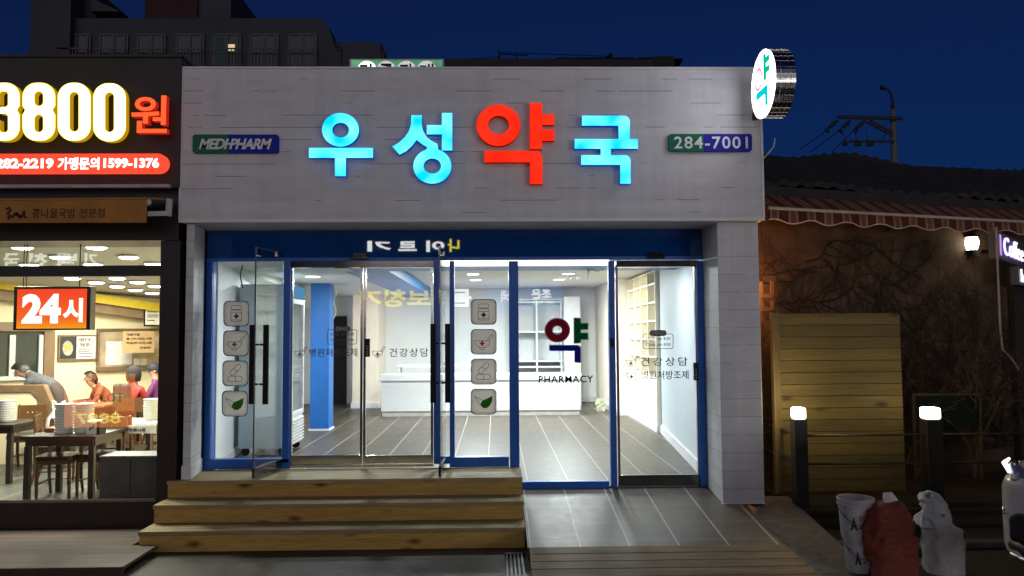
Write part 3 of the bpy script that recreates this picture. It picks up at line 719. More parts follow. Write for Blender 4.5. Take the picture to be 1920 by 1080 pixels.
# right-hand pigeonhole shelving, along the side wall
t = thing('wall_shelf', 'white pigeonhole shelving lit yellow along the right hand wall', 'shelf', (2.98, 15.1, .33))
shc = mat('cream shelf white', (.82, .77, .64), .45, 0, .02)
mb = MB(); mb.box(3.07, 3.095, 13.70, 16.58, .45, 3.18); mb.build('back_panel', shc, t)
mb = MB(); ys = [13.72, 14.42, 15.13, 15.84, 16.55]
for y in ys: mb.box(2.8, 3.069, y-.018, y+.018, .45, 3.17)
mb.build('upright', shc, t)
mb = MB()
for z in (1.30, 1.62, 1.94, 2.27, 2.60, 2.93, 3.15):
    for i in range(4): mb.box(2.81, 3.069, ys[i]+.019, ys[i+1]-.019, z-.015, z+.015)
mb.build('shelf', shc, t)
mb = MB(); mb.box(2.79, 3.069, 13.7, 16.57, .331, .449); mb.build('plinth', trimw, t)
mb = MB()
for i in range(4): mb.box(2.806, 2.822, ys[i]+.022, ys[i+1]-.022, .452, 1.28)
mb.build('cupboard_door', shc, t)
# display fridge
fr = thing('display_fridge', 'tall grey display fridge with glass door on castors behind the left window', 'fridge', (-3.3, 12, .33))
fx0, fx1, fy0, fy1 = -3.66, -2.96, 11.4, 12.35
ftop = at(480, 533, 11.4).z
grey = mat('grey blue sheet metal', (.33, .40, .44), .45, 0, .04)
mb = MB().box(fx0, fx1-.05, fy0, fy0+.05, .45, ftop).box(fx0, fx0+.05, fy0+.051, fy1-.051, .45, ftop).box(fx0, fx1-.05, fy1-.05, fy1, .45, ftop)
mb.box(fx0+.051, fx1-.05, fy0+.051, fy1-.051, .45, .86).box(fx0+.051, fx1-.05, fy0+.051, fy1-.051, ftop-.2, ftop); mb.build('cabinet', grey, fr, .006)
mb = MB()
for z in (1.15, 1.5, 1.85, 2.2): mb.box(fx0+.055, fx1-.07, fy0+.055, fy1-.055, z, z+.015)
mb.build('wire_shelf', steel, fr)
wf = mat('white fridge plastic', (.75, .76, .77), .4)
dr = MB().box(fx1-.048, fx1, fy0+.02, fy0+.07, .87, ftop-.2).box(fx1-.048, fx1, fy1-.07, fy1-.02, .87, ftop-.2).box(fx1-.048, fx1, fy0+.071, fy1-.071, .87, .93).box(fx1-.048, fx1, fy0+.071, fy1-.071, ftop-.27, ftop-.2).build('door', wf, fr, .004)
MB().box(fx1-.03, fx1-.02, fy0+.071, fy1-.071, .931, ftop-.271).build('pane', pane, dr)
MB().box(fx1-.048, fx1, fy0+.02, fy1-.02, ftop-.195, ftop-.005).build('header_sign', emit('blue fridge header', (.12, .32, .55), .9, sample=False), fr)
mb = MB().box(fx1-.049, fx1-.02, fy0+.02, fy1-.02, .45, .86)
for i in range(8): mb.box(fx1-.019, fx1+.012, fy0+.04, fy1-.04, .48+i*.045, .505+i*.045)
mb.build('grille', wf, fr)
mb = MB()
for x in (fx0+.08, fx1-.1):
    for y in (fy0+.08, fy1-.08): mb.lathe([(.055, -.02), (.06, -.01), (.06, .01), (.055, .02)], (x, y, .395), 14, (0, 1, 0)).box(x-.02, x+.02, y-.03, y+.03, .425, .449)
mb.build('castor', black, fr)
# small loose things on the floor
p = at(705, 752, z=.335)
t = thing('vacuum_pipe', 'grey pipe with black ends leaning beside the left end of the counter', 'pipe', (p.x, p.y, .33))
q = at(711, 722, p.y+.3)
MB().tube([(p.x, p.y, .36), q], .022, 8).build('pipe', mat('grey pipe', (.35, .35, .35), .4), t); MB().tube([(p.x-.09, p.y, .36), (p.x+.1, p.y-.02, .36)], .05, 8).tube([q, q+Vector((.03, .03, .12))], .04, 8).build('nozzle', black, t)
p = at(1125, 770, z=.335); mb = MB()
for k in range(16):
    a0 = R.random()*6.3; P = [p+Vector((R.uniform(-.12, .12), R.uniform(-.1, .1), .03+abs(R.gauss(.1, .09)))) for _ in range(4)]; mb.tube(P, .012, 5)
mb.box(p.x-.08, p.x+.1, p.y-.08, p.y+.08, .331, .43)
tag(mb.build('cable_heap', mat('pale tangled cable', (.55, .6, .42), .5, 0, .4)), 'small heap of pale tangled cable on the floor right of the counter', 'cables')
p = at(1109, 745, X=2.515)
for k in range(2): tag(MB().box(2.51, 2.519, p.y-.06+k*.5, p.y+.06+k*.5, .62, .78).box(2.505, 2.51, p.y-.035+k*.5, p.y+.035+k*.5, .65, .75).build('wall_socket', trimw, None, .002), ['white wall socket near the cable heap', 'white wall socket further back beside the counter end'][k], 'socket', 'sockets on the side wall')
p = at(690, 712, 16); 
# ------------------------------------------------------------------ signs on the pharmacy front
LYF = 8.205
def C4(x, y): return (340+x/3.177, 100+y/3.177)
def C5(x, y): return (860+x/2.909, 80+y/2.909)
def arc(cx, cy, r, a0, a1, n=6): return [(cx+r*math.cos(math.radians(a0+(a1-a0)*i/n)), cy+r*math.sin(math.radians(a0+(a1-a0)*i/n))) for i in range(n+1)]
navyret = emit('deep blue lit return', (0, .06, .36), .8); redret = emit('deep red lit return', (.3, .006, .003), .6)
sg = thing('channel_letter_sign', 'four large lit Hangul channel letters, three cyan and one red, on the white fascia', 'sign', (-.2, 8.25, 3.9))
def letter(pieces, face, ret, label):
    bodies = MB(); faces = MB()
    for i, L in enumerate(pieces):
        e = .0016*i
        pfill(bodies, L, LYF+.0045+e, .07); pfill(faces, L, LYF+e, .004)
    o = bodies.build('letter', ret, sg); o['label'] = label
    faces.build('lit_face', face, o)
    # stand-off pins
u4 = lambda pts: [C4(*p) for p in pts]; u5 = lambda pts: [C5(*p) for p in pts]
letter([[u4(ring(948, 455, 110, 100, 56)), u4(ring(949, 457, 50, 44, 40))], [u4([(760, 563), (1142, 563), (1142, 622), (980, 622), (980, 731), (915, 731), (915, 622), (760, 622)])]], cyan, navyret, 'first cyan letter from the left')
letter([[u4([(1370, 368), (1432, 368), (1432, 425), (1440, 462), (1462, 500), (1495, 524), (1527, 540), (1508, 577), (1478, 565), (1440, 545), (1401, 515), (1375, 550), (1340, 582), (1300, 603), (1256, 555), (1295, 532), (1330, 500), (1355, 465), (1368, 425)])],
        [u4([(1552, 355), (1614, 355), (1614, 578), (1552, 578), (1552, 482), (1462, 482), (1462, 427), (1552, 427)])], [u4(ring(1495, 672, 113, 104, 56)), u4(ring(1495, 671, 52, 45, 40))],
        [u4([(1466, 548), (1528, 548), (1530, 575), (1460, 575)])]], cyan, navyret, 'second cyan letter from the left')
letter([[u5(ring(217, 450, 119, 113, 56)), u5(ring(218, 449, 57, 51, 40))],
        [u5([(388, 329), (455, 329), (455, 390), (522, 390), (522, 448), (455, 448), (455, 473), (522, 473), (522, 535), (455, 535), (455, 580), (388, 580)])],
        [u5([(140, 590), (415, 590)]+arc(415, 632, 42, -90, 0)+[(457, 771), (390, 771), (390, 652), (140, 652)])]], redlit, redret, 'red letter')
letter([[u5([(673, 398), (900, 398)]+arc(900, 432, 34, -90, 0)+[(934, 525), (978, 525), (978, 578), (830, 578), (830, 613), (905, 613)]+arc(905, 646, 33, -90, 0)+[(938, 769), (881, 769), (881, 666), (668, 666), (668, 613), (775, 613), (775, 578), (633, 578), (633, 525), (872, 525), (872, 452), (673, 452)])]], cyan, navyret, 'cyan letter at the right end')
def plate(x0, y0, x1, y1, xm, body, tx0, ty0, tx1, ty1, label, wgt, sp, sh=0):
    Y = 8.262; t = thing('sign_plate', label, 'sign', at((x0+x1)/2, y1, 8.28), None)
    L = rrect(x0, y0, x1, y1, 5, 4)
    pfill(MB(), [[p if p[0] < xm else (xm, p[1]) for p in L]], Y, .035).build('green_half', mat('green plate', (.016, .17, .08), .5, 0, .05, spec=.12), t)
    pfill(MB(), [[p if p[0] > xm else (xm, p[1]) for p in L]], Y, .035).build('blue_half', mat('royal blue plate', (.02, .026, .36), .5, 0, .05, spec=.12), t)
    a, b, c, d = rc(tx0, ty0, tx1, ty1, Y)
    mb = MB(); mb.raw(text2d(body, wgt, 0, sp), lambda v: (a+(b-a)*(v.x*(1-sh)+sh*v.y), Y-.006+.005*(.5-v.z), c+(d-c)*v.y))
    mb.build('lettering', mat('pale grey lettering', (.8, .82, .84), .4), t)
plate(361, 252, 522, 287, 428, 'MEDI·PHARM', 373, 260, 510, 280, 'green and blue name plate left of the lit letters', .03, .9, .04)
plate(1254, 251, 1410, 284, 1319, '284-7001', 1264, 256, 1402, 279, 'green and blue phone number plate right of the lit letters', .015, 1.15)
# round projecting sign
DXc, DYc = 2.685, 7.72
pc = at(1430, 158, X=DXc); DYc = pc.y; DZc = pc.z; DR = .333
t = thing('projecting_sign', 'round lit pharmacy sign with chrome drum sticking out from the fascia end', 'sign', (DXc+.12, DYc, DZc))
chrome = mat('chrome drum', (.42, .41, .4), .12, 1, .1, 3)
mb = MB(); prof = []
for i in range(4): prof += [(DR-.004, .012+i*.05), (DR, .015+i*.05), (DR, .058+i*.05), (DR-.004, .061+i*.05)]
mb.lathe(prof, (DXc, DYc, DZc), 48, (1, 0, 0)); drum = mb.build('drum', chrome, t)
mb = MB()
for k in range(30):
    an = 2*math.pi*k/30
    for hx in (.012+.05, .012+.10, .012+.15): mb.obox((DXc+hx, DYc+DR*math.cos(an), DZc+DR*math.sin(an)), (.006, 0, 0), Vector((0, math.cos(an), math.sin(an)))*.004, Vector((0, -math.sin(an), math.cos(an)))*.006)
    mb.obox((DXc+.112, DYc+DR*math.cos(an), DZc+DR*math.sin(an)), (.098, 0, 0), Vector((0, math.cos(an), math.sin(an)))*.002, Vector((0, -math.sin(an), math.cos(an)))*.002)
mb.build('drum_seam', steel, drum)
face = MB().lathe([(DR+.004, 0), (DR+.004, .011)], (DXc, DYc, DZc), 56, (1, 0, 0)).build('lit_face', emit('white sign face', (.93, .9, 1.0), 6.2), t)
MB().tube([(DXc-.002, DYc+(DR+.008)*math.cos(k*math.pi/28), DZc+(DR+.008)*math.sin(k*math.pi/28)) for k in range(57)], .003, 6).build('rim', trimw, t)
MB().box(DXc+.09, DXc+.14, DYc+DR-.01, 8.297, DZc-.2, DZc-.12).box(DXc+.09, DXc+.14, DYc+DR-.01, 8.297, DZc+.12, DZc+.2).build('bracket', black, t)
def onface(loops, m, k=0):
    mb = MB(); mb.raw(fill2d(loops), lambda v: (DXc-.004-k+.003*(-v.z), DYc-v.x*DR, DZc-v.y*DR)); mb.build('sign_stroke', m, t)
onface([ring(-.33, -.25, .36, .36), ring(-.33, -.25, .25, .25)], emit('pink sign ring', (1, .45, .58), .95, sample=False))
onface([[(.13, -.84), (.37, -.84), (.37, -.70), (.66, -.70), (.66, -.52), (.37, -.52), (.37, -.40), (.66, -.40), (.66, -.22), (.37, -.22), (.37, -.04), (.13, -.04)]], emit('green sign stroke', (.0, .62, .3), .95, sample=False), .001)
onface([[(-.56, .13), (.45, .13), (.45, .74), (.22, .74), (.22, .36), (-.56, .36)]], emit('aqua sign stroke', (.0, .72, .8), .95, sample=False), .002)
wire([at(1427, 302, 8.2), at(1438, 290, 8.15), at(1450, 275, 8.1), at(1453, 260, 8.0)], .006, 'hanging_cable', cw, 'thin pale cable curving off the right end of the fascia')
# sign on the roof
t = thing('rooftop_sign', 'green and white lit sign showing just over the left part of the roof edge', 'sign', (-1.6, 12, 3.9))
a, b, c, d = rc(655, 110, 832, 170, 12)
MB().box(a, b, 12, 12.2, c-.2, d).build('cabinet', mat('pale sign frame', (.5, .6, .52), .4), t, .01)
MB().box(a+.03, b-.03, 11.992, 11.999, c-.17, d-.03).build('lit_face', emit('green lit face', (.16, .5, .26), .8, col2=(.08, .3, .14)), t)
ch = '당구장대'
for i, x in enumerate((688, 724, 762, 800)):
    k = MB(); pfill(k, [ring(x, 134, 19, 20)], 11.985, .004); k.build('white_disc', emit('white disc lit' if i < 1 else 'white disc dim', (.95, .95, .95), 1.6 if i < 1 else .62, sample=False), t)
    k = MB(); ptext(k, ch[i], x-13, 119, x+13, 150, 11.98, .003, .02); k.build('sign_character', DK, t)
mb = MB()
for x in (a+.1, b-.1): mb.box(x-.03, x+.03, 12.2, 12.26, 3.9, d-.1)
mb.build('post', black, t)
# ------------------------------------------------------------------ restaurant on the left
RF = .23
rs = thing('restaurant_building', 'dark fronted soup restaurant with a lit glazed dining room left of the pharmacy', 'restaurant', (-6, 8.5, 0))
darkp = mat('dark brown sign panel', (.028, .022, .018), .55, 0, .12, 3)
dkframe = mat('black window frame', (.012, .015, .018), .4, 0, .1)
RX0 = -10.5
a, b, c, d = rc(200, 108, 339, 352, 8.28)
RXR = b
MB().box(RX0, RXR, 8.28, 9.0, c, d).build('sign_fascia', darkp, rs, .006)
MB().box(RX0, RXR+.01, 8.26, 9.02, d+.002, d+.03).build('coping', darkp, rs)
pz = [at(160, y, 8.23).z for y in (352, 346)]
a2, b2, _, _ = rc(0, 346, 318, 350, 8.23)
MB().box(RX0, b2, 8.215, 8.279, pz[0], pz[1]).build('drip_rail', mat('pale pink metal rail', (.5, .4, .42), .4), rs)
lint = rc(100, 352, 339, 452, 8.38)
MB().box(RX0, lint[1]-.02, 8.38, 9.0, lint[2]+.005, c-.004).build('lintel', dkframe, rs)
zs = rc(100, 452, 303, 498, 8.4); zt = rc(100, 518, 303, 940, 8.4)
xr = zs[1]; colx = rc(303, 600, 334, 800, 8.38)
MB().box(xr, colx[1], 8.37, 9.0, .0, lint[2]).build('column', dkframe, rs, .005)
MB().box(colx[1]+.004, colx[1]+.06, 8.5, 9.0, .0, c-.01).build('column', black, rs)
wz = at(150, 960, 8.4).z
MB().box(RX0, xr-.001, 8.36, 8.46, wz, zt[2]).build('window_sill', dkframe, rs, .004)
MB().box(RX0, xr-.001, 8.375, 8.45, .0, wz-.001).build('plinth', dkframe, rs)
bz_, by_ = .085, 6.95
bw = thing('boardwalk', 'dark red brown plank platform in front of the restaurant window', 'platform', (-6, 8, 0))
polyslab(MB(), [(RX0, by_), (-3.2, by_), (-3.2, 7.655), (-3.44, 7.655), (-3.44, 8.352), (RX0, 8.352)], bz_-.03, bz_).build('planking', wood('dark red brown planks', (.075, .045, .035), (.14, .09, .07), 0, .145, 1, .15, .025, plankvar=.3), bw, .004)
MB().box(RX0+.01, -3.21, by_+.02, by_+.05, .002, bz_-.031).build('front_board', wood('dark red brown edge', (.05, .03, .024), (.1, .06, .045), 0, .5, 2, .15, 0), bw)
MB().box(RX0, xr-.001, 8.36, 8.375, zt[2]+.002, zt[2]+.03).build('sill_trim', mat('grey metal trim', (.25, .27, .28), .35, 1), rs)
MB().box(RX0, xr-.001, 8.38, 8.45, zt[3], zs[2]).build('window_transom', dkframe, rs, .004)
w1 = MB().box(RX0, xr-.002, 8.41, 8.418, zt[2], zt[3]-.001).build('window', pane, rs)
w2 = MB().box(RX0, xr-.002, 8.41, 8.418, zs[2]+.001, lint[2]+.004).build('window', pane, rs)
# dining room shell
cream = mat('cream restaurant wall', (.84, .75, .5), .7, 0, .04, 2)
ceilm = mat('grey white restaurant ceiling', (.5, .5, .45), .7, 0, .03)
def cz(Y): return 3.14-.40*(Y-8.5)/7.0
A = at(-60, 700, 12.6); B = at(330, 700, 15.4)
wd = Vector((B.x-A.x, B.y-A.y, 0)).normalized(); wn2 = Vector((-wd.y, wd.x, 0))
def wl(px, py, off=.0):
    """point on the dining room back wall"""
    d = _f + CR*((px-960)/F) - CU*((py-540)/F); P0 = Vector((A.x, A.y, 0))-wn2*off
    tt = (P0-CAM).dot(wn2)/d.dot(wn2); return CAM+d*tt
A0 = Vector((A.x, A.y, 0))-wd*4; B0 = Vector((B.x, B.y, 0))+wd*2.2
MB().bar(A0+Vector((0, 0, 1.7))+wn2*.1, B0+Vector((0, 0, 1.7))+wn2*.1, .2, 3.2).build('wall', cream, rs)
polyslab(MB(), [(pw(9)-.06, 9.0), (pw(19)-.06, 19), (pw(19)-.12, 19), (pw(9)-.12, 9.0)], 0, 3.5).build('wall', cream, rs)
MB().box(RX0-.2, RX0, 8.4, 19, 0.0, 3.5).build('wall', cream, rs)
tile_r = tiles('grey restaurant tile', (.09, .095, .085), .6, .6, (.4, .4, .36), .35, .2, .3, .006)
polyslab(MB(), [(RX0, 8.47), (-3.5, 8.47), (-3.55, 9), (pw(19)-.13, 19), (RX0, 19)], .02, RF).build('floor', tile_r, rs)
slab(MB(), RX0, -3.55, [(8.47, cz(8.47)), (17.4, cz(17.4)), (17.4, 3.5), (8.47, 3.5)]).build('ceiling', ceilm, rs)
polyslab(MB(), [(RX0-.2, 9.03), (-3.5, 9.03), (pw(19)-.12, 19), (RX0-.2, 19)], 3.52, 3.88).build('roof', darkp, rs)
# yellow cove band and brown trim under it
Yb = [wl(x, 560, .5) for x in (-60, 320)]
yel = mat('yellow painted cove', (.6, .44, .03), .5, 0, .05)
mb = MB(); zA, zB = wl(-60, 527, .5).z, wl(300, 572, .5).z
def band(mb, h0, h1, off0, off1):
    P = []
    for px, y in ((-60, 517), (320, 574)):
        q = wl(px, y, off0); q2 = wl(px, y, off1); top = q.z
        P.append((q, q2, top))
    (p, p2, t0), (q, q2, t1) = P
    vs = [(p.x, p.y, t0+h0), (q.x, q.y, t1+h0), (q2.x, q2.y, t1+h0), (p2.x, p2.y, t0+h0), (p.x, p.y, t0+h1), (q.x, q.y, t1+h1), (q2.x, q2.y, t1+h1), (p2.x, p2.y, t0+h1)]
    return mb.add(vs, [(0, 3, 2, 1), (4, 5, 6, 7), (0, 1, 5, 4), (1, 2, 6, 5), (2, 3, 7, 6), (3, 0, 4, 7)])
band(MB(), -.13, .02, .45, .01).build('cove_band', yel, rs)
band(MB(), -.30, -.14, .30, .01).build('cornice', mat('brown wood cornice', (.25, .17, .1), .5), rs)
# 17 ceiling lamps
lm = emit('restaurant lamp', (1, .98, .88), 14, sample=False)
RG = 'recessed ceiling lamps in the restaurant'
pts = [(460, 268), (742, 268), (610, 295), (742, 320), (870, 293), (985, 318), (857, 343), (963, 363), (140, 70), (610, 70), (380, 133), (185, 183), (590, 180), (815, 133), (975, 178)]
where = ['nearest the hanging sign', 'just under the dark window bar, middle of the room', 'left one of the second row below the bar', 'second of the second row below the bar', 'between the two rows right of the middle', 'second row, next to the right frame', 'third row below the bar', 'lowest one above the yellow cove', 'upper left in the top pane', 'upper middle in the top pane', 'middle of the lettering in the top pane', 'lower left in the top pane', 'lower middle in the top pane', 'right part of the top pane', 'lower right corner of the top pane']
for i, ((x, y), wv) in enumerate(zip(pts, where)):
    px, py = x/3.375, 440+y/3.375
    d = _f + CR*((px-960)/F) - CU*((py-540)/F)
    # plane z = 3.14 - .0571 (Y - 8.5)
    k = .4/7; tt = (3.14+k*8.5-CZ)/(d.z+k*d.y); p = CAM+d*tt
    if p.y > 16: p.y = 15.8
    t = thing('ceiling_lamp', 'small round white ceiling lamp, '+wv, 'ceiling lamp', p, RG)
    r = .115
    MB().lathe([(r+.02, -.002), (r+.015, -.02)], p, 14).build('trim_ring', ceilm, t); MB().lathe([(r, -.021), (r-.03, -.04)], p, 14).build('diffuser', lm, t)
    if i in (0, 3, 4, 8, 9, 10, 11, 13): lamp('downlight', 'AREA', p+Vector((0, 0, -.06)), 62, (1, .95, .78), t, .2)
# lettering seen on the top pane
for body, x0, x1 in (('구', 12, 36), ('천', 56, 88), ('백', 108, 142), ('기', 158, 182)):
    pass
# price sign
yface = emit('white hot digits', (1, 1, .93), 2.6); yrim = emit('yellow lit rim', (1, .8, .03), 2.2); yret = emit('amber lit return', (.62, .33, .01), .75)
oface = emit('orange red lit letter', (1, .10, .025), 1.5); oret = emit('red lit return', (.75, .02, .01), .6)
pr = thing('price_sign', 'large glowing yellow white 3800 won channel characters on the dark restaurant fascia', 'sign', (-6, 8.2, 3.9))
PY = 8.13
def slot(x0, y0, x1, y1): return rrect(x0, y0, x1, y1, (x1-x0)/2-.01, 7)
def digit(kind, x0, y0, x1, y1, sh):
    w, h = x1-x0, y1-y0
    def loops(g):
        X0, X1, Y0, Y1 = x0+g, x1-g, y0+g, y1-g
        if kind == '0': return [rrect(X0, Y0, X1, Y1, (X1-X0)*.45, 9), slot(x0+w*.365-g, y0+h*.16-g, x0+w*.635+g, y1-h*.16+g)]
        m = y0+h*.47
        R1 = (x1-x0)*.42
        out = arc(X1-R1, Y0+R1, R1, -90, 0)+[(X1, m-8-g), (X1-5, m), (X1, m+9+g)]+arc(X1-R1, Y1-R1, R1, 0, 90)
        if kind == '8':
            out += arc(X0+R1, Y1-R1, R1, 90, 180)+[(X0, m+9+g), (X0+5, m), (X0, m-8-g)]+arc(X0+R1, Y0+R1, R1, 180, 270)
            return [out, slot(x0+w*.37-g, y0+h*.15-g, x0+w*.63+g, m-h*.07+g), slot(x0+w*.37-g, m+h*.08-g, x0+w*.63+g, y1-h*.15+g)]
        a, b = x0+w*.37-g, x0+w*.63+g
        out += arc(X0+R1, Y1-R1, R1, 90, 180)+[(X0, y0+h*.64+g), (a, y0+h*.64+g), (a, y1-h*.19), (a+3, y1-h*.15+g), (b-3, y1-h*.15+g), (b, y1-h*.19), (b, m+h*.1), (b-4, m+h*.065-g), (a+2, m+h*.065-g), (a+2, m-h*.055+g), (b-4, m-h*.055+g), (b, m-h*.09), (b, y0+h*.19), (b-3, y0+h*.15-g), (a+3, y0+h*.15-g), (a, y0+h*.19), (a, y0+h*.36-g), (X0, y0+h*.36-g)]+arc(X0+R1, Y0+R1, R1, 180, 270)
        return [out]
    o = pfill(MB(), loops(0), PY+.003, .075).build('character', yret, pr)
    pfill(MB(), loops(0), PY, .0028).build('lit_rim', yrim, o)
    pfill(MB(), loops(1.3), PY-.003, .0028).build('lit_face', yface, o)
digit('3', -23, 155, 37, 264, 0); digit('8', 42, 155, 103.5, 264, 0); digit('0', 108, 155, 170, 264, 0); digit('0', 174.5, 156, 236, 265, 0)
mb = MB(); ptext(mb, '원', 246, 179, 313, 249, PY+.003, .075, .018); o = mb.build('character', oret, pr)
mb = MB(); ptext(mb, '원', 246, 179, 313, 249, PY, .0028, .014); mb.build('lit_face', oface, o)
bn = thing('phone_banner_sign', 'rounded red lit strip with white phone numbers under the price sign', 'sign', (-6, 8.2, 3.4))
a, b, c, d = rc(0, 288, 313, 324, 8.2)
r = (d-c)/2
ffill(MB(), [[(RX0+2, c), (b-r, c)]+[(b-r+r*math.cos(math.radians(t_)), (c+d)/2+r*math.sin(math.radians(t_))) for t_ in range(-80, 81, 10)]+[(b-r, d), (RX0+2, d)]], 8.2, .075).build('lit_strip', emit('red lit strip', (1, .075, .035), 1.15), bn)
wl_ = emit('white lit lettering', (1, .95, .93), 1.9, sample=False)
mb = MB(); ptext(mb, '282-2219', -8, 297, 100, 316, 8.195, .004, .04); ptext(mb, '가맹문의', 108, 295, 186, 318, 8.195, .004, .03); ptext(mb, '1599-1376', 194, 296, 298, 315, 8.195, .004, .04); mb.build('lettering', wl_, bn)
# folded awning with cloth valance
aw = thing('folded_awning', 'folded ochre awning with brown Hangul lettering above the restaurant window', 'awning', (-6, 8, 3.1))
def ochre(name, c):
    return mat(name, c, .75, 0, .12, 4, .3)
a, b, c, d = rc(0, 377, 274, 417, 7.98)
clo = ochre('ochre awning cloth', (.42, .19, .035))
mb = MB(); zt0, zt1 = at(0, 380, 7.98).z, at(274, 374, 7.98).z; zb0, zb1 = at(0, 416, 7.98).z, at(272, 417, 7.98).z
X0 = -8.5
mb.add([(X0, 7.98, zb0), (b, 7.98, zb1), (b, 7.98, zt1), (X0, 7.98, zt0), (X0, 8.0, zb0), (b, 8.0, zb1), (b, 8.0, zt1), (X0, 8.0, zt0)], [(0, 1, 2, 3), (7, 6, 5, 4), (0, 4, 5, 1), (1, 5, 6, 2), (2, 6, 7, 3), (3, 7, 4, 0)])
mb.build('valance', clo, aw)
mb = MB(); q = at(316, 374, 8.2)
mb.add([(X0, 7.97, zt0+.002), (b, 7.97, zt1+.002), (q.x, 8.26, zt1+.04), (X0, 8.26, zt0+.06), (X0, 7.97, zt0+.02), (b, 7.97, zt1+.02), (q.x, 8.26, zt1+.06), (X0, 8.26, zt0+.08)], [(0, 3, 2, 1), (4, 5, 6, 7), (0, 1, 5, 4), (1, 2, 6, 5), (2, 3, 7, 6), (3, 0, 4, 7)])
mb.build('canopy', clo, aw)
wm = mat('white awning arm', (.55, .54, .52), .45)
p1 = at(276, 401, 8.05); p2 = at(316, 400, 8.2); p3 = at(318, 373, 8.2)
MB().bar(p1, p2, .03, .05).bar(p2+Vector((0, 0, -.03)), p3, .05, .05).tube([at(278, 377, 8.0), at(278, 381, 8.05)], .03, 10).build('arm', wm, aw, .004)
brown = mat('brown awning print', (.05, .022, .008), .7)
mb = MB(); ptext(mb, '콩나물국밥', 60, 391, 141, 409, 7.976, .003, .008); mb.build('lettering', brown, aw); mb = MB(); ptext(mb, '전문점', 149, 391, 196, 408, 7.976, .003, .008); mb.build('lettering', brown, aw); mb = MB()
stroke(mb, [(12, 392), (17, 390), (20, 394), (14, 400), (18, 404)], .02, 7.976, .003); stroke(mb, [(14, 408), (18, 406), (16, 411)], .016, 7.976, .003)
stroke(mb, [(22, 407), (28, 402), (31, 400), (34, 404), (39, 407), (43, 402)], .028, 7.976, .003); stroke(mb, [(42, 396), (44, 400)], .014, 7.976, .003); stroke(mb, [(46, 396), (46, 408), (50, 408)], .016, 7.976, .003)
mb.build('logo_mark', brown, aw)
# hanging 24 hour sign
hs = thing('hanging_sign', 'orange lit 24 hour light box hung by cords inside the restaurant window', 'sign', at(97, 580, 8.6))
a, b, c, d = rc(25, 537, 169, 619, 8.6)
MB().box(a, b, 8.6, 8.72, c, d).build('case', mat('dark red brown case', (.012, .006, .005), .5), hs, .006)
a2, b2, c2, d2 = rc(32, 542, 162, 616, 8.595)
def gradface():
    m, nt, out = _new('orange gradient light face'); e = nd(nt, 'ShaderNodeEmission'); e.inputs[1].default_value = 1.1
    geo = nd(nt, 'ShaderNodeNewGeometry'); sp = nd(nt, 'ShaderNodeSeparateXYZ'); nt.links.new(geo.outputs['Position'], sp.inputs[0])
    f = mth(nt, 'DIVIDE', mth(nt, 'SUBTRACT', sp.outputs[2], c2), d2-c2)
    nt.links.new(ramp(nt, f, [(0, (1, .36, .02)), (.25, (1, .15, .02)), (.9, (1, .07, .025))]), e.inputs[0]); nt.links.new(e.outputs[0], out.inputs[0]); return m
pn = MB().box(a2, b2, 8.592, 8.599, c2, d2).build('printed_face', gradface(), hs)
mb = MB(); ptext(mb, '24', 41, 551, 114, 606.5, 8.588, .003, .055); ptext(mb, '시', 118, 559, 155, 604, 8.588, .003, .04); mb.build('lettering', emit('white sign lettering', (1, .97, .92), 1.6, sample=False), pn)
mb = MB()
for x in (44, 49, 149): p = at(x, 538, 8.66); mb.tube([p, (p.x, p.y, lint[2])], .006, 5)
mb.build('cord', black, hs)
# ---- things on the dining room walls
def onwall(px0, py0, px1, py1, off, th, mb):
    P = [wl(px0, py0, off), wl(px1, py0, off), wl(px1, py1, off), wl(px0, py1, off)]
    z1, z0 = (P[0].z+P[1].z)/2, (P[2].z+P[3].z)/2
    f = [Vector((P[0].x, P[0].y, z1)), Vector((P[1].x, P[1].y, z1)), Vector((P[1].x, P[1].y, z0)), Vector((P[0].x, P[0].y, z0))]
    bk = [p+wn2*th for p in f]
    return mb.add(f+bk, [(0, 3, 2, 1), (4, 5, 6, 7), (0, 1, 5, 4), (1, 2, 6, 5), (2, 3, 7, 6), (3, 0, 4, 7)])
def wtext(mb, body, px0, py0, px1, py1, off, w=.01):
    a = wl(px0, py1, off); b = wl(px1, py1, off); z1 = wl(px0, py0, off).z; u = Vector((b.x-a.x, b.y-a.y, 0))
    return mb.raw(text2d(body, w, 0), lambda v: Vector((a.x, a.y, a.z))+u*v.x+Vector((0, 0, (z1-a.z)*v.y))-wn2*(v.z*.004))
brw = mat('brown wood trim', (.2, .125, .07), .5, 0, .15); paper = mat('white poster paper', (.75, .73, .68), .6)
t = thing('framed_poster', 'framed poster of hands holding bean sprouts on the cream restaurant wall', 'poster', wl(147, 676, .05))
onwall(111, 628, 182, 676, .06, .055, MB()).build('frame', brw, t); onwall(114, 631, 179.5, 673, .066, .004, MB()).build('print', paper, t)
onwall(114, 631, 144, 673, .071, .004, MB()).build('photo_area', mat('dark photo print', (.03, .035, .03), .5), t)
def wring(cx, cy, rx, ry, off, mb):
    P = [wl(cx+rx*math.cos(i*.3927), cy+ry*math.sin(i*.3927), off) for i in range(16)]; return mb.add(P+[p-wn2*.003 for p in P], [list(range(16)), list(range(16, 32))[::-1]]+[[i, (i+1) % 16, 16+(i+1) % 16, 16+i] for i in range(16)])
wring(127, 653, 10, 14, .076, MB()).build('hands_print', mat('pale grey hands print', (.4, .38, .34), .6, 0, .4, 20), t); wring(127, 651, 6.5, 7, .081, MB()).build('sprouts_print', mat('sprouts print', (.4, .38, .1), .6, 0, .5, 40), t)
mb = MB(); wtext(mb, '건강한 한그릇', 147, 634, 169, 641, .072); wtext(mb, '맛을 담다', 150, 643, 170, 650, .072)
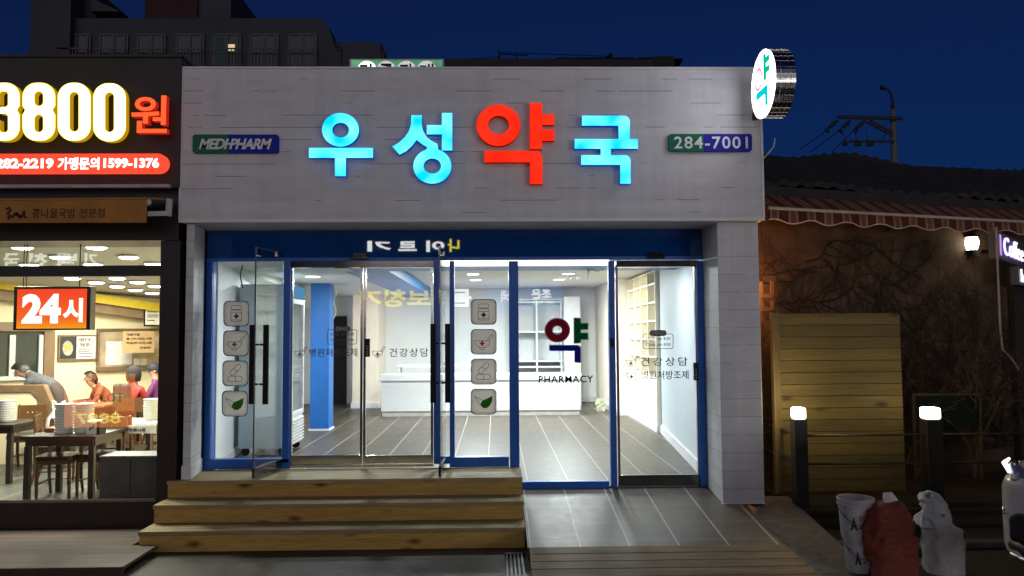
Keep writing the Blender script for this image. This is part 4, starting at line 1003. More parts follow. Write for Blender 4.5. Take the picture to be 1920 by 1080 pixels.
for y in (654, 658, 662, 668): onwall(147, y, 147+R.randint(20, 30), y+1.2, .071, .003, mb)
mb.build('lettering', DK, t)
t = thing('pass_through_window', 'brown framed serving hatch in the cream wall behind the seated guests', 'hatch', wl(245, 693, .05))
onwall(184, 616, 330, 620, .07, .06, MB()).build('frame', brw, t)
onwall(184, 686, 330, 693, .10, .09, MB()).build('shelf', brw, t); onwall(184, 620.2, 188, 685.8, .07, .06, MB()).build('frame', brw, t)
onwall(188.2, 620.2, 330, 685.8, .02, .01, MB()).build('opening', mat('beige kitchen tile', (.42, .33, .22), .5, 0, .3, 3), t); onwall(199, 640, 248, 684, .03, .01, MB()).build('white_panel', paper, t)
onwall(252, 672, 263, 685, .09, .03, MB()).build('jar', paper, t); onwall(264, 672, 275, 685, .09, .03, MB()).build('jar', paper, t)
t = thing('paper_notice', 'brown cardboard notice with handwritten lines hung in front of the serving hatch', 'notice', wl(260, 660, .3))
onwall(231, 621, 290, 661.5, .5, .006, MB()).build('card', mat('kraft card', (.45, .3, .14), .7, 0, .05), t)
mb = MB(); wtext(mb, '직원구함', 238, 625, 262, 630, .506); wtext(mb, '홀 (주·야간) 0명', 237, 633, 284, 638, .506); wtext(mb, '주방(주·야간) 0명', 237, 641, 284, 646, .506); wtext(mb, '콩나물국밥', 262, 650, 282, 654, .506); mb.build('lettering', DK, t)
t = thing('paper_notice', 'white notice in a dark frame high on the wall beside the right window frame', 'notice', wl(287, 610, .1))
onwall(271, 578, 300, 612, .35, .02, MB()).build('frame', black, t); onwall(273, 580, 300, 609, .356, .004, MB()).build('card', paper, t)
mb = MB()
for y, x1 in ((584, 294), (590, 297), (593.5, 296), (600, 290)): onwall(276, y, x1, y+1.5, .36, .003, mb)
mb.build('lettering', DK, t)
t = thing('sliding_window', 'dark sliding window with pale frame on the left of the restaurant wall', 'window', wl(30, 700, .05))
onwall(-60, 622, 82, 714, .04, .03, MB()).build('pane', mat('dark night glass', (.03, .04, .035), .1), t)
mb = MB(); onwall(-60, 706, 72, 714, .09, .04, mb); onwall(19, 628, 30, 705.5, .085, .04, mb); onwall(74, 628, 82, 713, .085, .04, mb); mb.build('frame', mat('pale aluminium', (.5, .52, .52), .4), t)
mb = MB(); onwall(-60, 604, 104, 621, .11, .1, mb); onwall(84, 621.5, 104, 740, .09, .08, mb); mb.build('architrave', brw, t)
# ---- restaurant furniture
blackwood = mat('black stained wood', (.018, .013, .01), .4, 0, .2, 5); chairw = mat('brown chair wood', (.115, .052, .016), .4, 0, .15, 5)
cushion = mat('black vinyl seat', (.02, .02, .02), .3, 0, .1)
FZ = RF+.001
def table(x0, x1, y0, y1, label, top):
    t = thing('dining_table', label, 'table', ((x0+x1)/2, (y0+y1)/2, FZ), 'dining tables in the restaurant')
    MB().box(x0, x1, y0, y1, FZ+.70, FZ+.735).build('table_top', top, t, .004)
    MB().box(x0+.04, x1-.04, y0+.03, y0+.055, FZ+.62, FZ+.699).box(x0+.04, x1-.04, y1-.055, y1-.03, FZ+.62, FZ+.699).box(x0+.03, x0+.055, y0+.056, y1-.056, FZ+.62, FZ+.699).box(x1-.055, x1-.03, y0+.056, y1-.056, FZ+.62, FZ+.699).build('apron', blackwood, t)
    for x in (x0+.03, x1-.09):
        for y in (y0+.025, y1-.085): MB().box(x, x+.06, y, y+.06, FZ, FZ+.619).build('leg', blackwood, t, .004)
    return t
table(-5.22, -4.40, 8.85, 9.6, 'black dining table close behind the restaurant window with the bowls on it', blackwood)
table(-6.95, -6.02, 10.05, 10.75, 'dark dining table at the left edge in front of the cream partition', blackwood)
table(-4.98, -4.28, 10.0, 10.75, 'pale topped dining table behind the front table near the right window frame', mat('pale table top', (.55, .55, .5), .25, 0, .05))
table(-6.9, -6.2, 12.7, 13.4, 'dining table in front of the leaning guest by the cream wall', mat('brown table top', (.3, .15, .07), .35, 0, .1))
def chair0():
    t = thing('dining_chair', 'x', 'chair', (0, 0, 0), 'wooden chairs in the restaurant')
    mb = MB()
    mb.raw(fill2d([rrect(-.2, -.2, .2, .2, .06)]), lambda v: (v.x, v.y, .455+.045*v.z)); mb.build('seat', cushion, t, .018)
    MB().box(-.18, .18, -.18, .18, .385, .43).build('seat_rail', chairw, t, .004)
    mb = MB(); hole = lambda x: ring(x, .76, .012, .012, 10)
    mb.raw(fill2d([rrect(-.19, .66, .19, .86, .02, 3), hole(-.06), hole(0), hole(.06)]), lambda v: (v.x, .195+.05*(v.y-.45)+.018*v.z*-1, v.y)); mb.build('backrest', chairw, t)
    for s in (-1, 1):
        MB().tube([(s*.17, -.165, 0), (s*.17, -.17, .2), (s*.165, -.165, .384)], [.017, .02, .022], 8).build('leg', chairw, t)
        MB().tube([(s*.175, .25, 0), (s*.172, .19, .2), (s*.17, .175, .4), (s*.172, .195, .62), (s*.172, .222, .87)], [.016, .02, .022, .02, .016], 8).build('leg', chairw, t)
    MB().tube([(s*.165, y, .17) for s, y in ((-1, -.16), (-1, .17), (1, .17), (1, -.16))], .011, 6).build('stretcher', chairw, t)
    return t
ch0 = chair0()
cl = [(-5.02, 9.28, .15, 'wooden chair with black seat pushed under the front table, left one'), (-4.62, 9.42, -.1, 'wooden chair with black seat pushed under the front table, right one'),
      (-5.5, 10.1, 1.9, 'brown wooden chair between the front table and the left table'), (-6.52, 11.2, .2, 'brown wooden chair in front of the cream partition'),
      (-6.13, 11.36, -.1, 'brown wooden chair with the white plastic bag on it'), (-4.55, 9.93, 3.0, 'wooden chair at the near side of the pale topped table'),
      (-6.55, 9.85, 3.0, 'brown chair at the near side of the left table'), (-5.35, 12.2, .15, 'brown wooden chair left empty behind the pale topped table'), (-5.75, 12.72, 3.3, 'wooden chair under the guest with the backpack'),
      (-5.72, 13.72, 1.6, 'wooden chair under the man in the dark cap'), (-6.45, 13.75, .1, 'wooden chair under the leaning guest')]
for i, (x, y, rz, lb) in enumerate(cl):
    if i == 0: ch0.location = (x, y, FZ); ch0.rotation_euler = (0, 0, rz); ch0['label'] = lb
    else: dup(ch0, (x, y, FZ), rz, lb)
bowl0 = None
wbowl = mat('white melamine bowl', (.72, .72, .68), .3, 0, .03)
def bowls(x, y, z, n, label):
    global bowl0
    for k in range(n):
        if bowl0 is None:
            mb = MB(); mb.lathe([(.075, 0), (.088, .004), (.098, .026), (.1, .028), (.1, .034), (.094, .034)], (0, 0, 0), 20); o = mb.build('bowl', wbowl, None, smooth=False); bowl0 = o
        else: o = bowl0.copy(); COL.objects.link(o)
        o.location = (x+R.uniform(-.003, .003), y, z+k*.03); tag(o, label, 'bowl', 'stacked white bowls')
TZ = FZ+.736
bowls(-4.87, 9.08, TZ, 11, 'white bowl in the left column of the front table stack')
bowls(-4.655, 9.1, TZ, 11, 'white bowl in the right column of the front table stack')
bowls(-6.30, 10.4, TZ, 9, 'white bowl in the stack on the dark left table'); bowls(-6.52, 10.42, TZ, 8, 'white bowl in the shorter stack on the dark left table')
bowls(-4.48, 10.45, TZ, 9, 'white bowl in the stack beside the right window frame')
t = thing('napkin_box', 'white napkin box with a black side on the front table', 'napkin box', (-4.48, 9.05, TZ))
MB().box(-4.56, -4.44, 8.95, 9.1, TZ, TZ+.15).build('box', paper, t, .004); MB().box(-4.438, -4.41, 8.95, 9.1, TZ, TZ+.15).build('black_side', black, t)
mb = MB(); mb.tube([(-4.52, 8.948, TZ+.05), (-4.5, 8.948, TZ+.09), (-4.48, 8.948, TZ+.07), (-4.47, 8.948, TZ+.11)], .008, 5); mb.build('print', black, t)
tag(MB().box(-5.16, -4.99, 9.2, 9.5, TZ, TZ+.05).build('tray', mat('red brown tray', (.22, .08, .04), .4), None, .008), 'low red brown tray on the left end of the front table', 'tray')
t = thing('menu_board', 'white slanted menu card with Hangul standing on the edge of the front table', 'menu', (-4.42, 9.5, TZ))
MB().box(-4.62, -4.08, 9.64, 9.65, TZ-.075, TZ+.02).build('card', paper, t)
mb = MB(); ftext(mb, '신선한콩나물', -4.5, TZ-.05, -4.2, TZ-.01, 9.636, .003, .01); mb.build('lettering', DK, t)
# plastic bag
mb = MB(); cx, cy, cz_ = -6.13, 11.28, FZ+.49
prof = [(.10, 0), (.15, .03), (.165, .1), (.14, .2), (.09, .29), (.055, .34)]
mb.lathe(prof, (cx, cy, cz_), 18)
for v in mb.v: v.x += .015*math.sin(v.z*60+v.y*30); v.y += .012*math.sin(v.z*47+v.x*40)
for s in (-1, 1): mb.tube([(cx+s*.02, cy, cz_+.33), (cx+s*.05, cy, cz_+.42), (cx+s*.075, cy, cz_+.44), (cx+s*.08, cy, cz_+.36), (cx+s*.07, cy, cz_+.28)], .014, 6)
tag(mb.build('plastic_bag', mat('white plastic bag', (.8, .8, .8), .35, 0, .04), None, smooth=True), 'white knotted plastic carrier bag standing on a restaurant chair', 'bag')
# partition
t = thing('partition', 'low cream panelled partition with brown wooden cap in the restaurant', 'partition', (-6.9, 11.7, FZ))
px0, px1 = -8.6, at(70, 740, 11.6).x
MB().box(px0, px1, 11.6, 11.66, FZ, at(40, 722, 11.6).z-.09).build('panel', cream, t)
zt_ = at(40, 722, 11.6).z; xe = at(100, 750, 11.6).x
MB().prism([(px0, zt_-.1), (px1-.08, zt_-.1), (px1+.02, zt_-.2), (px1+.02, FZ), (xe, FZ), (xe, zt_-.28), (px1+.1, zt_), (px0, zt_)], 11.57, 11.68).build('cap', brw, t, .004)
# ---- people
SKIN = mat('skin', (.45, .27, .18), .55, 0, .05, 8); HAIR = mat('dark hair', (.012, .01, .009), .5, 0, .3, 30)
def person(label, joints, bones, mats_, headdir, hair=True, group=None, hands=()):
    """joints: name -> (pos, radius); bones: (a, b, material index)"""
    names = list(joints); J = {n: Vector(joints[n][0]) for n in names}; rad = {n: joints[n][1] for n in names}
    bones = list(bones)
    for hn, dr in hands:          # palm, four fingers and a thumb
        h = J[hn]; dr = Vector(dr).normalized(); sd = dr.cross(Vector((0, 0, 1)))
        sd = sd.normalized() if sd.length > .1 else Vector((1, 0, 0)); pn_ = hn+'_palm'; J[pn_] = h+dr*.06; rad[pn_] = .03; names.append(pn_); bones.append((hn, pn_, 0))
        for i, (o, L) in enumerate(((-.027, .07), (-.009, .082), (.009, .078), (.027, .06))):
            a, b = f'{hn}f{i}a', f'{hn}f{i}b'; J[a] = h+dr*.09+sd*o; J[b] = h+dr*(.09+L)+sd*o*1.1+Vector((0, 0, -.02)); rad[a] = .0095; rad[b] = .007; names += [a, b]; bones += [(pn_, a, 0), (a, b, 0)]
        a, b = hn+'ta', hn+'tb'; J[a] = h+dr*.04+sd*.04; J[b] = h+dr*.08+sd*.06; rad[a] = .011; rad[b] = .009; names += [a, b]; bones += [(hn, a, 0), (a, b, 0)]
    base = J['pelvis'].copy(); base.z = FZ
    me = bpy.data.meshes.new('body'); ix = {n: i for i, n in enumerate(names)}
    me.from_pydata([J[n]-base for n in names], [(ix[a], ix[b]) for a, b, _ in bones], [])
    bm = bmesh.new(); bm.from_mesh(me); ly = bm.verts.layers.skin.verify(); bm.verts.ensure_lookup_table()
    for n in names:
        k = bm.verts[ix[n]][ly]; k.radius = (rad[n], rad[n]); k.use_root = (n == 'pelvis')
    bm.to_mesh(me); bm.free()
    tmp = bpy.data.objects.new('body', me); COL.objects.link(tmp)
    m1 = tmp.modifiers.new('skin', 'SKIN'); m1.branch_smoothing = .4
    m2 = tmp.modifiers.new('subdivision', 'SUBSURF'); m2.levels = 2; m2.render_levels = 2
    bpy.context.view_layer.update()
    bmsh = bpy.data.meshes.new_from_object(tmp.evaluated_get(bpy.context.evaluated_depsgraph_get()))
    bpy.data.objects.remove(tmp)
    bmsh.materials.clear()
    for m in mats_: bmsh.materials.append(m)
    seg = [(J[a]-base, J[b]-base, k) for a, b, k in bones]
    for p in bmsh.polygons:
        c = p.center; best = 1e9; kk = 0
        for a, b, k in seg:
            d = b-a; tt = max(0, min(1, (c-a).dot(d)/max(d.length_squared, 1e-9))); q = (a+d*tt-c).length
            if q < best: best = q; kk = k
        p.material_index = kk; p.use_smooth = True
    o = bpy.data.objects.new('person', bmsh); COL.objects.link(o); o.location = base
    tag(o, label, 'person', group)
    hd = J['head']; f = Vector(headdir).normalized(); up = (J['head']-J['neck']).normalized(); sd = f.cross(up).normalized(); up = sd.cross(f)
    r = rad['head']
    if hair:
        mb = MB()
        for i in range(9):
            for_k = i
            for k in range(18):
                ph_ = 2*math.pi*k/18; th = (i/8)*math.radians(92-40*math.sin(ph_)); q = sd*math.sin(th)*math.cos(ph_)+f*math.sin(th)*math.sin(ph_)*1.12+up*math.cos(th)*1.1
                back = max(0, -math.sin(ph_)); mb.v.append(hd+up*(.02-.055*back*(i/8))+q*(r*1.17+.006*R.random())-f*.012)
        for i in range(8):
            for k in range(18): mb.f.append([i*18+k, i*18+(k+1) % 18, (i+1)*18+(k+1) % 18, (i+1)*18+k][::-1]); mb.mi.append(0)
        mb.build('hair', HAIR, o, smooth=True)
    mb = MB(); mb.tube([hd+f*r*.78+up*.012, hd+f*(r*1.02)-up*.022, hd+f*r*.8-up*.03], [.007, .013, .010], 6); mb.build('nose', mats_[0], o, smooth=True)
    mb = MB()
    for s in (-1, 1): mb.lathe([(.003, 0), (.011, .003), (.011, .006), (.003, .008)], hd+f*(r*.8)+sd*(.030*s)+up*.018, 8, tuple(f))
    mb.build('eye', black, o)
    mb = MB(); mb.tube([hd+f*(r*.72)+sd*.02-up*.05, hd+f*(r*.8)-up*.05, hd+f*(r*.72)-sd*.02-up*.05], .005, 5); mb.build('mouth', mat('lips', (.32, .14, .1), .5), o)
    mb = MB()
    for s in (-1, 1): mb.lathe([(.008, -.01), (.024, -.004), (.022, .006), (.006, .01)], hd+sd*(r*1.02*s)-f*.01, 10, tuple(sd))
    mb.build('ear', mats_[0], o, smooth=True)
    return o, hd, f, up, sd, r
def seated(x, y, ang, lean=.1, h=1.2, arms=.25):
    """joints of a seated figure facing angle ang; lean forward"""
    f = Vector((math.cos(ang), math.sin(ang), 0)); s = Vector((-math.sin(ang), math.cos(ang), 0)); Z = Vector((0, 0, 1)); b = Vector((x, y, FZ))
    J = {}
    J['pelvis'] = (b+Z*.56, .14); J['waist'] = (b+Z*.72+f*lean*.35, .135); J['chest'] = (b+Z*(.93)+f*lean, .15)
    J['neck'] = (b+Z*(h-.19)+f*lean*1.35, .055); J['head'] = (b+Z*(h-.06)+f*(lean*1.5+.03), .092); J['crown'] = (b+Z*(h+.01)+f*(lean*1.5+.02), .075)
    B = [('pelvis', 'waist', 1), ('waist', 'chest', 1), ('chest', 'neck', 1), ('neck', 'head', 0), ('head', 'crown', 0)]
    for k, sg_ in (('l', 1), ('r', -1)):
        J['sh'+k] = (J['chest'][0]+s*.17*sg_+Z*.06, .062); J['el'+k] = (J['chest'][0]+s*.22*sg_-Z*.2+f*.1, .045); J['wr'+k] = (J['chest'][0]+s*.12*sg_-Z*.2+f*(.1+arms), .03)
        J['kn'+k] = (b+f*.42+s*.12*sg_+Z*.5, .065); J['hip'+k] = (b+s*.1*sg_+Z*.53+f*.06, .09); J['an'+k] = (b+f*.40+s*.12*sg_+Z*.09, .04); J['to'+k] = (b+f*.56+s*.13*sg_+Z*.04, .035)
        B += [('chest', 'sh'+k, 1), ('sh'+k, 'el'+k, 1), ('el'+k, 'wr'+k, 1), ('pelvis', 'hip'+k, 2), ('hip'+k, 'kn'+k, 2), ('kn'+k, 'an'+k, 2), ('an'+k, 'to'+k, 3)]
    return J, B, f, s
pants = mat('dark trousers', (.02, .02, .03), .8); shoe = mat('black shoes', (.01, .01, .01), .4)
# woman with the backpack
J, B, f, s = seated(-5.85, 12.8, math.radians(80), .06, 1.27)
o, hd, hf, up, sd, r = person('person in a red jacket with a dark backpack seated with back to the window', J, B, [SKIN, mat('red jacket', (.38, .03, .025), .6, 0, .1), pants, shoe], f, True, None, [('wrl', f), ('wrr', f)])
mb = MB(); mb.lathe([(.10, -.11), (.118, -.02), (.112, .07), (.06, .13), (.01, .145)], hd-hf*.012, 18, tuple(up)); mb.build('hood', mat('dark knit hood', (.025, .022, .022), .9), o, smooth=True)
c = J['chest'][0]-f*.24-Vector((0, 0, .06))
mb = MB(); mb.obox(c, s*.13, f*.075, Vector((0, 0, .21))); bp = mb.build('backpack', mat('dark backpack', (.035, .03, .028), .7), o, .05, seg=3)
MB().obox(c-f*.085-Vector((0, 0, .06)), s*.09, f*.02, Vector((0, 0, .1))).build('pocket', mat('olive pocket', (.05, .06, .03), .7), bp, .015)
# man in the cap, facing left
J, B, f, s = seated(-5.78, 13.7, math.radians(185), .02, 1.28)
o, hd, hf, up, sd, r = person('person in a purple shirt and dark cap seated near the right window frame', J, B, [SKIN, mat('purple shirt', (.16, .03, .15), .7, 0, .1), pants, shoe], (-1, -.5, -.1), True, None, [('wrl', f), ('wrr', f)])
mb = MB(); mb.lathe([(r*1.22, .0), (r*1.2, .04), (r*.95, .095), (r*.3, .115)], hd+up*.03, 18, tuple(up)); mb.obox(hd+hf*.15+up*.04, hf*.07, sd*.075, up*.008)
mb.build('cap', mat('dark blue cap', (.02, .022, .035), .7), o)
J, B, f, s = seated(-6.5, 13.75, math.radians(215), .26, 1.17, .3)
person('person in an orange reflection tinted jacket leaning over the table to the left', J, B, [SKIN, mat('orange reflection tinted jacket', (.22, .06, .025), .7, 0, .1), pants, shoe], f, True, None, [('wrl', f), ('wrr', f)])  # orange reflection in the window pane is painted into the jacket colour
# standing man bent over, head to the left
Y0 = 12.15; zz = lambda px, py: at(px, py, Y0)
hp = zz(116, 738); J = {}
V = lambda px, py, dy=0: zz(px, py)+Vector((0, dy, 0))
J['pelvis'] = (Vector((hp.x-.02, Y0, hp.z-.1)), .15); J['waist'] = (V(103, 722), .15); J['chest'] = (V(74, 709), .16); J['neck'] = (V(53, 702), .06); J['head'] = (V(38, 697), .098); J['crown'] = (V(32, 691), .085)
B = [('pelvis', 'waist', 2), ('waist', 'chest', 1), ('chest', 'neck', 1), ('neck', 'head', 0), ('head', 'crown', 0)]
for k, sg_ in (('l', -1), ('r', 1)):
    J['sh'+k] = (V(66, 714, sg_*.17), .065); J['el'+k] = (V(60, 740, sg_*.22), .045); J['wr'+k] = (V(40, 752, sg_*.16), .03)
    J['hip'+k] = (J['pelvis'][0]+Vector((0, sg_*.1, -.06)), .1); J['kn'+k] = (Vector((hp.x+.0, Y0+sg_*.12, FZ+.5)), .07); J['an'+k] = (Vector((hp.x+.06, Y0+sg_*.12, FZ+.09)), .045); J['to'+k] = (Vector((hp.x-.12, Y0+sg_*.13, FZ+.045)), .038)
    B += [('chest', 'sh'+k, 1), ('sh'+k, 'el'+k, 1), ('el'+k, 'wr'+k, 1), ('pelvis', 'hip'+k, 2), ('hip'+k, 'kn'+k, 2), ('kn'+k, 'an'+k, 2), ('an'+k, 'to'+k, 3)]
person('person in a dark patterned shirt bending over behind the cream partition', J, B, [SKIN, mat('dark speckled shirt', (.06, .065, .07), .8, 0, .5, 45), mat('dark brown trousers', (.05, .03, .025), .8), shoe], (-.9, -.1, -.5), True, None, [('wrl', (-1, 0, -.2)), ('wrr', (-1, 0, -.2))])
t = thing('storage_cabinet', 'plain dark grey low cabinet behind the lower right corner of the restaurant window', 'cabinet', (-3.9, 8.7, FZ))
a, b, c, d = rc(187, 858, 301, 940, 8.62)
MB().box(a, b, 8.62, 8.95, FZ, d).build('carcass', mat('dark grey laminate', (.05, .06, .065), .4), t, .005); MB().box(a-.005, b+.005, 8.6, 8.97, d+.001, d+.02).build('top', mat('dark grey top', (.10, .11, .11), .4), t)
MB().box((a+b)/2-.003, (a+b)/2+.003, 8.617, 8.6195, FZ, d-.02).build('door_gap', black, t)
# ------------------------------------------------------------------ old house and yard on the right
U = Vector((5.3, 1.7, 0)).normalized(); UN = Vector((U.y, -U.x, 0))     # along the skewed facade, towards the street
H0 = Vector((3.42, 10.25, 0))
def hp_(t, out=0, z=0): return H0+U*t+UN*out+Vector((0, 0, z))
ho = thing('cafe_building', 'dark old house with vine covered wall and low tiled roof right of the pharmacy', 'house', hp_(3))
plaster = mat('brown plaster', (.10, .06, .034), .9, 0, .3, 3, .6)
hw = MB().bar(hp_(-.1, -.15, 1.95), hp_(12, -.15, 1.95), .3, 3.9).build('wall', plaster, ho)
MB().bar(hp_(4.45, .06, 1.7), hp_(4.62, .06, 1.7), .1, 3.2).bar(hp_(4.63, .04, 1.7), hp_(8.6, .04, 1.7), .06, 3.2).build('timber_frontage', mat('dark stained timber', (.025, .02, .016), .7, 0, .3), ho)
def roofmesh():
    mb = MB(); nx, ny = 150, 14
    for j in range(ny+1):
        v = j/ny
        for i in range(nx+1):
            t = -.2+13*i/nx; p = hp_(t, .45-4.9*v, 3.92+1.66*v+.05*math.sin(v*9)*0)
            p.z += .06*abs(math.sin(t*math.pi/.27))+.03*math.sin(t*2.1+v*3)+.02*R.random()+(.05*math.sin(t*1.3)+.04*R.random()+.09*(math.sin(int(t/.4)*12.9)**2) if j == ny else 0)+.018*((j % 2))
            mb.v.append(p)
    for j in range(ny):
        for i in range(nx):
            a = j*(nx+1)+i; mb.f.append([a, a+1, a+nx+2, a+nx+1]); mb.mi.append(0)
    return mb
rf = roofmesh().build('roof', mat('dark grey roof tile', (.03, .028, .027), .85, 0, .4, 12, .5), ho)
sm = rf.modifiers.new('thickness', 'SOLIDIFY'); sm.thickness = .07; sm.offset = -1
MB().bar(hp_(-.2, .42, 3.84), hp_(12.5, .42, 3.84), .05, .12).build('eave_board', mat('dark stained timber', (.02, .02, .02)), ho)
# striped awning with scalloped valance
aw2 = thing('striped_awning', 'red and cream striped awning with scalloped edge along the old house', 'awning', hp_(3, .8, 3))
def stripes():
    m, nt, out = _new('striped awning cloth')
    geo = nd(nt, 'ShaderNodeNewGeometry'); dt = nd(nt, 'ShaderNodeVectorMath', operation='DOT_PRODUCT'); nt.links.new(geo.outputs['Position'], dt.inputs[0]); dt.inputs[1].default_value = U
    fr = mth(nt, 'FRACT', mth(nt, 'DIVIDE', mth(nt, 'ADD', dt.outputs['Value'], 20), .27))
    c = ramp(nt, fr, [(0, (.13, .016, .01)), (.50, (.13, .016, .01)), (.52, (.34, .22, .12)), (.60, (.34, .22, .12)), (.62, (.2, .08, .04)), (.86, (.2, .08, .04)), (.88, (.34, .22, .12)), (.97, (.34, .22, .12)), (1, (.13, .016, .01))])
    prin(nt, out, mul(nt, c, ramp(nt, noise(nt, coords(nt), 4), [(.3, (.7, .7, .7)), (.7, (1, 1, 1))])), .85); return m
stm = stripes()
mb = MB(); n = 260; zt_, zb_ = 3.40, 3.2
ya = .75
ztop = at(1435, 392, hp_(-.1, ya).y).z
for i in range(n+1):
    t = -.35+9.5*i/n; sc = .028*math.cos(t*2*math.pi/.54); w = .025*math.sin(t*9)+.012*math.sin(t*23)
    mb.v += [hp_(t, ya+.02, ztop), hp_(t, ya+.03+w*.5, ztop-.15-sc*.9), hp_(t, ya+.035+w*.5, ztop-.162-sc*.9)]
for i in range(n):
    a = i*3; mb.f += [[a, a+1, a+4, a+3], [a+1, a+2, a+5, a+4]]; mb.mi += [0, 1]
vl = mb.build('valance', [stm, mat('pale awning hem', (.5, .42, .33), .8)], aw2, smooth=True)
q = vl.modifiers.new('thickness', 'SOLIDIFY'); q.thickness = .006
MB().add([hp_(-.35, ya+.02, ztop), hp_(9.1, ya+.02, ztop), hp_(9.1, .02, ztop+.45), hp_(-.35, .02, ztop+.45), hp_(-.35, ya+.02, ztop+.02), hp_(9.1, ya+.02, ztop+.02), hp_(9.1, .02, ztop+.47), hp_(-.35, .02, ztop+.47)], [(0, 3, 2, 1), (4, 5, 6, 7), (0, 1, 5, 4), (1, 2, 6, 5), (2, 3, 7, 6), (3, 0, 4, 7)]).build('canopy', stm, aw2)
MB().tube([hp_(-.35, ya+.02, ztop), hp_(9.1, ya+.02, ztop)], .02, 8).build('front_bar', mat('pale awning hem', (.5, .42, .33)), aw2)
# assumed unseen lamp in the gap, added for the orange glow on the wall
t = thing('assumed_gap_lamp', 'assumed orange lamp, unseen in the gap between the pharmacy and the old house', 'lamp', (3.0, 9.7, 2.75))
MB().box(3.0, 3.02, 9.65, 9.75, 2.68, 2.86).tube([(3.02, 9.7, 2.8), (3.08, 9.7, 2.82)], .012, 6).build('bracket', black, t)
MB().lathe([(.03, .03), (.055, 0), (.05, -.07), (.02, -.08)], (3.09, 9.7, 2.80), 12).build('shade', emit('assumed lamp glass', (1, .42, .08), 4, sample=False), t)
lamp('assumed_glow_light', 'POINT', (3.14, 9.72, 2.66), 30, (1, .36, .08), t, .06)
# climbing vine
vine = thing('climbing_vine', 'bare leafless vine spreading over the brown wall of the old house', 'vine', hp_(2))
mb = MB()
def grow_v(t, z, ang, L, r, depth):
    P = [hp_(t, .02, z)]; k = 0
    while L > 0 and k < 26:
        ang += R.gauss(0, .28); t += .11*math.cos(ang); z += .11*math.sin(ang); L -= .11; k += 1
        if z > 3.4 or z < .3 or t < .0: break
        P.append(hp_(t, .02+.03*R.random(), z))
        if depth < 3 and R.random() < .33: grow_v(t, z, ang+R.choice((-1, 1))*R.uniform(.5, 1.1), L*.75+.3, r*.6, depth+1)
    if len(P) > 2: mb.tube(P, [r*(1-.6*i/len(P)) for i in range(len(P))], 4, False)
for k in range(11): grow_v(R.uniform(-.05, 7.5), .35, R.uniform(1.0, 2.2), R.uniform(2.2, 3.4), .014, 0)
for k in range(9): grow_v(R.uniform(.0, 3.4), R.uniform(2.3, 3.0), R.choice((0.1, 3.0))+R.gauss(0, .3), R.uniform(1.4, 2.6), .012, 1)
mb.build('branches', mat('dark vine bark', (.028, .018, .012), .9), vine)
# raised deck with lit posts and rails
dk_ = thing('raised_deck', 'low dark timber terrace in front of the old house', 'deck', (6, 8.6, 0))
dkm = wood('dark stained deck', (.022, .018, .013), (.045, .036, .026), 0, .13, 2, .3, .03); 
MB().box(3.2, 11.5, 8.28, 9.9, .16, .20).build('deck_boards', wood('dark deck top', (.03, .026, .02), (.055, .045, .034), 0, .13, 1, .3, .03), dk_, .004)
MB().box(3.21, 11.45, 8.30, 8.34, .002, .159).build('front_board', dkm, dk_); MB().box(3.21, 3.25, 8.345, 9.9, .002, .159).build('side_board', wood('grey deck side', (.05, .046, .036), (.1, .09, .07), 1, .14, 2, .3, .03), dk_)
fe = thing('terrace_railing', 'black terrace railing of two pipe rails between square posts with glowing caps', 'railing', (4.5, 7.9, .33))
postw = mat('black post', (.012, .012, .012), .5, 0, .2)
pl_ = emit('warm white post lamp', (1, .93, .68), 7, sample=False)
PX = [(1492, 1516, 8.36), (1741, 1770, 8.36), (2010, 2036, 8.36)]
for i, (x0, x1, Y) in enumerate(PX):
    a, b, c, d = rc(x0, 787, x1, 950, Y)
    po = MB().box(a, b, Y, Y+(b-a), .201, d).build('post', postw, fe, .005)
    lb = MB().box(a+.004, b-.004, Y+.004, Y+(b-a)-.004, d+.004, d+.125).build('lamp', pl_, po, .02)
    lamp('post_lamp', 'POINT', ((a+b)/2, Y+.06, d+.19), [19, 7, 4][i], (1, .80, .38), fe, .06)
xs = [at((p[0]+p[1])/2, 850, p[2]).x for p in PX]
mb = MB()
for z in (.95, .65):
    mb.tube([(xs[0]+.06, 8.43, z), (11.3, 8.43, z)], .013, 8); mb.tube([(xs[0], 8.5, z), (xs[0]+.03, 9.7, z)], .016, 8)
mb.build('rail', postw, fe, smooth=True)
# plank screen
sc = thing('plank_screen', 'tall yellow brown screen of horizontal pine planks behind the railing', 'screen', (3.95, 9, .33))
a, b, c, d = rc(1451, 587, 1693, 922, 9.0)
nb = 15; hb = (d-c)/nb
pine = wood('knotty pine planks', (.09, .064, .016), (.16, .116, .036), 0, hb, 2, 1.0, .0, plankvar=.3, off=-(c % hb), naxis=1)
mb = MB(); z = c
for i in range(nb): mb.box(a+.09, b, 9.0+R.uniform(0, .006), 9.03, c+i*hb+.0025, c+(i+1)*hb-.0025)
mb.build('planks', pine, sc, .003)
MB().box(a, a+.086, 8.985, 9.07, c-.02, d+.01).box(a+.09, b-.02, 9.031, 9.06, c+.4, c+.5).box(a+.09, b-.02, 9.031, 9.06, d-.5, d-.4).box(b-.1, b-.02, 9.061, 9.12, .331, d).build('frame', wood('old brown post', (.12, .08, .035), (.2, .135, .06), 2, .2, 0, .3, 0), sc, .003)
t = thing('slatted_panel', 'narrow weathered slatted panel in the gap beside the white pillar', 'panel', (3.3, 9.8, .3))
mb = MB()
for i in range(13): mb.box(3.37, 3.52, 9.88, 9.9, .45+i*.17, .50+i*.17)
mb.build('slat', mat('pale weathered slat', (.06, .04, .024), .9, 0, .2), t); MB().box(3.36, 3.40, 9.901, 9.94, .33, 2.7).box(3.50, 3.54, 9.901, 9.94, .33, 2.7).build('upright', MATS['pale weathered slat'], t)
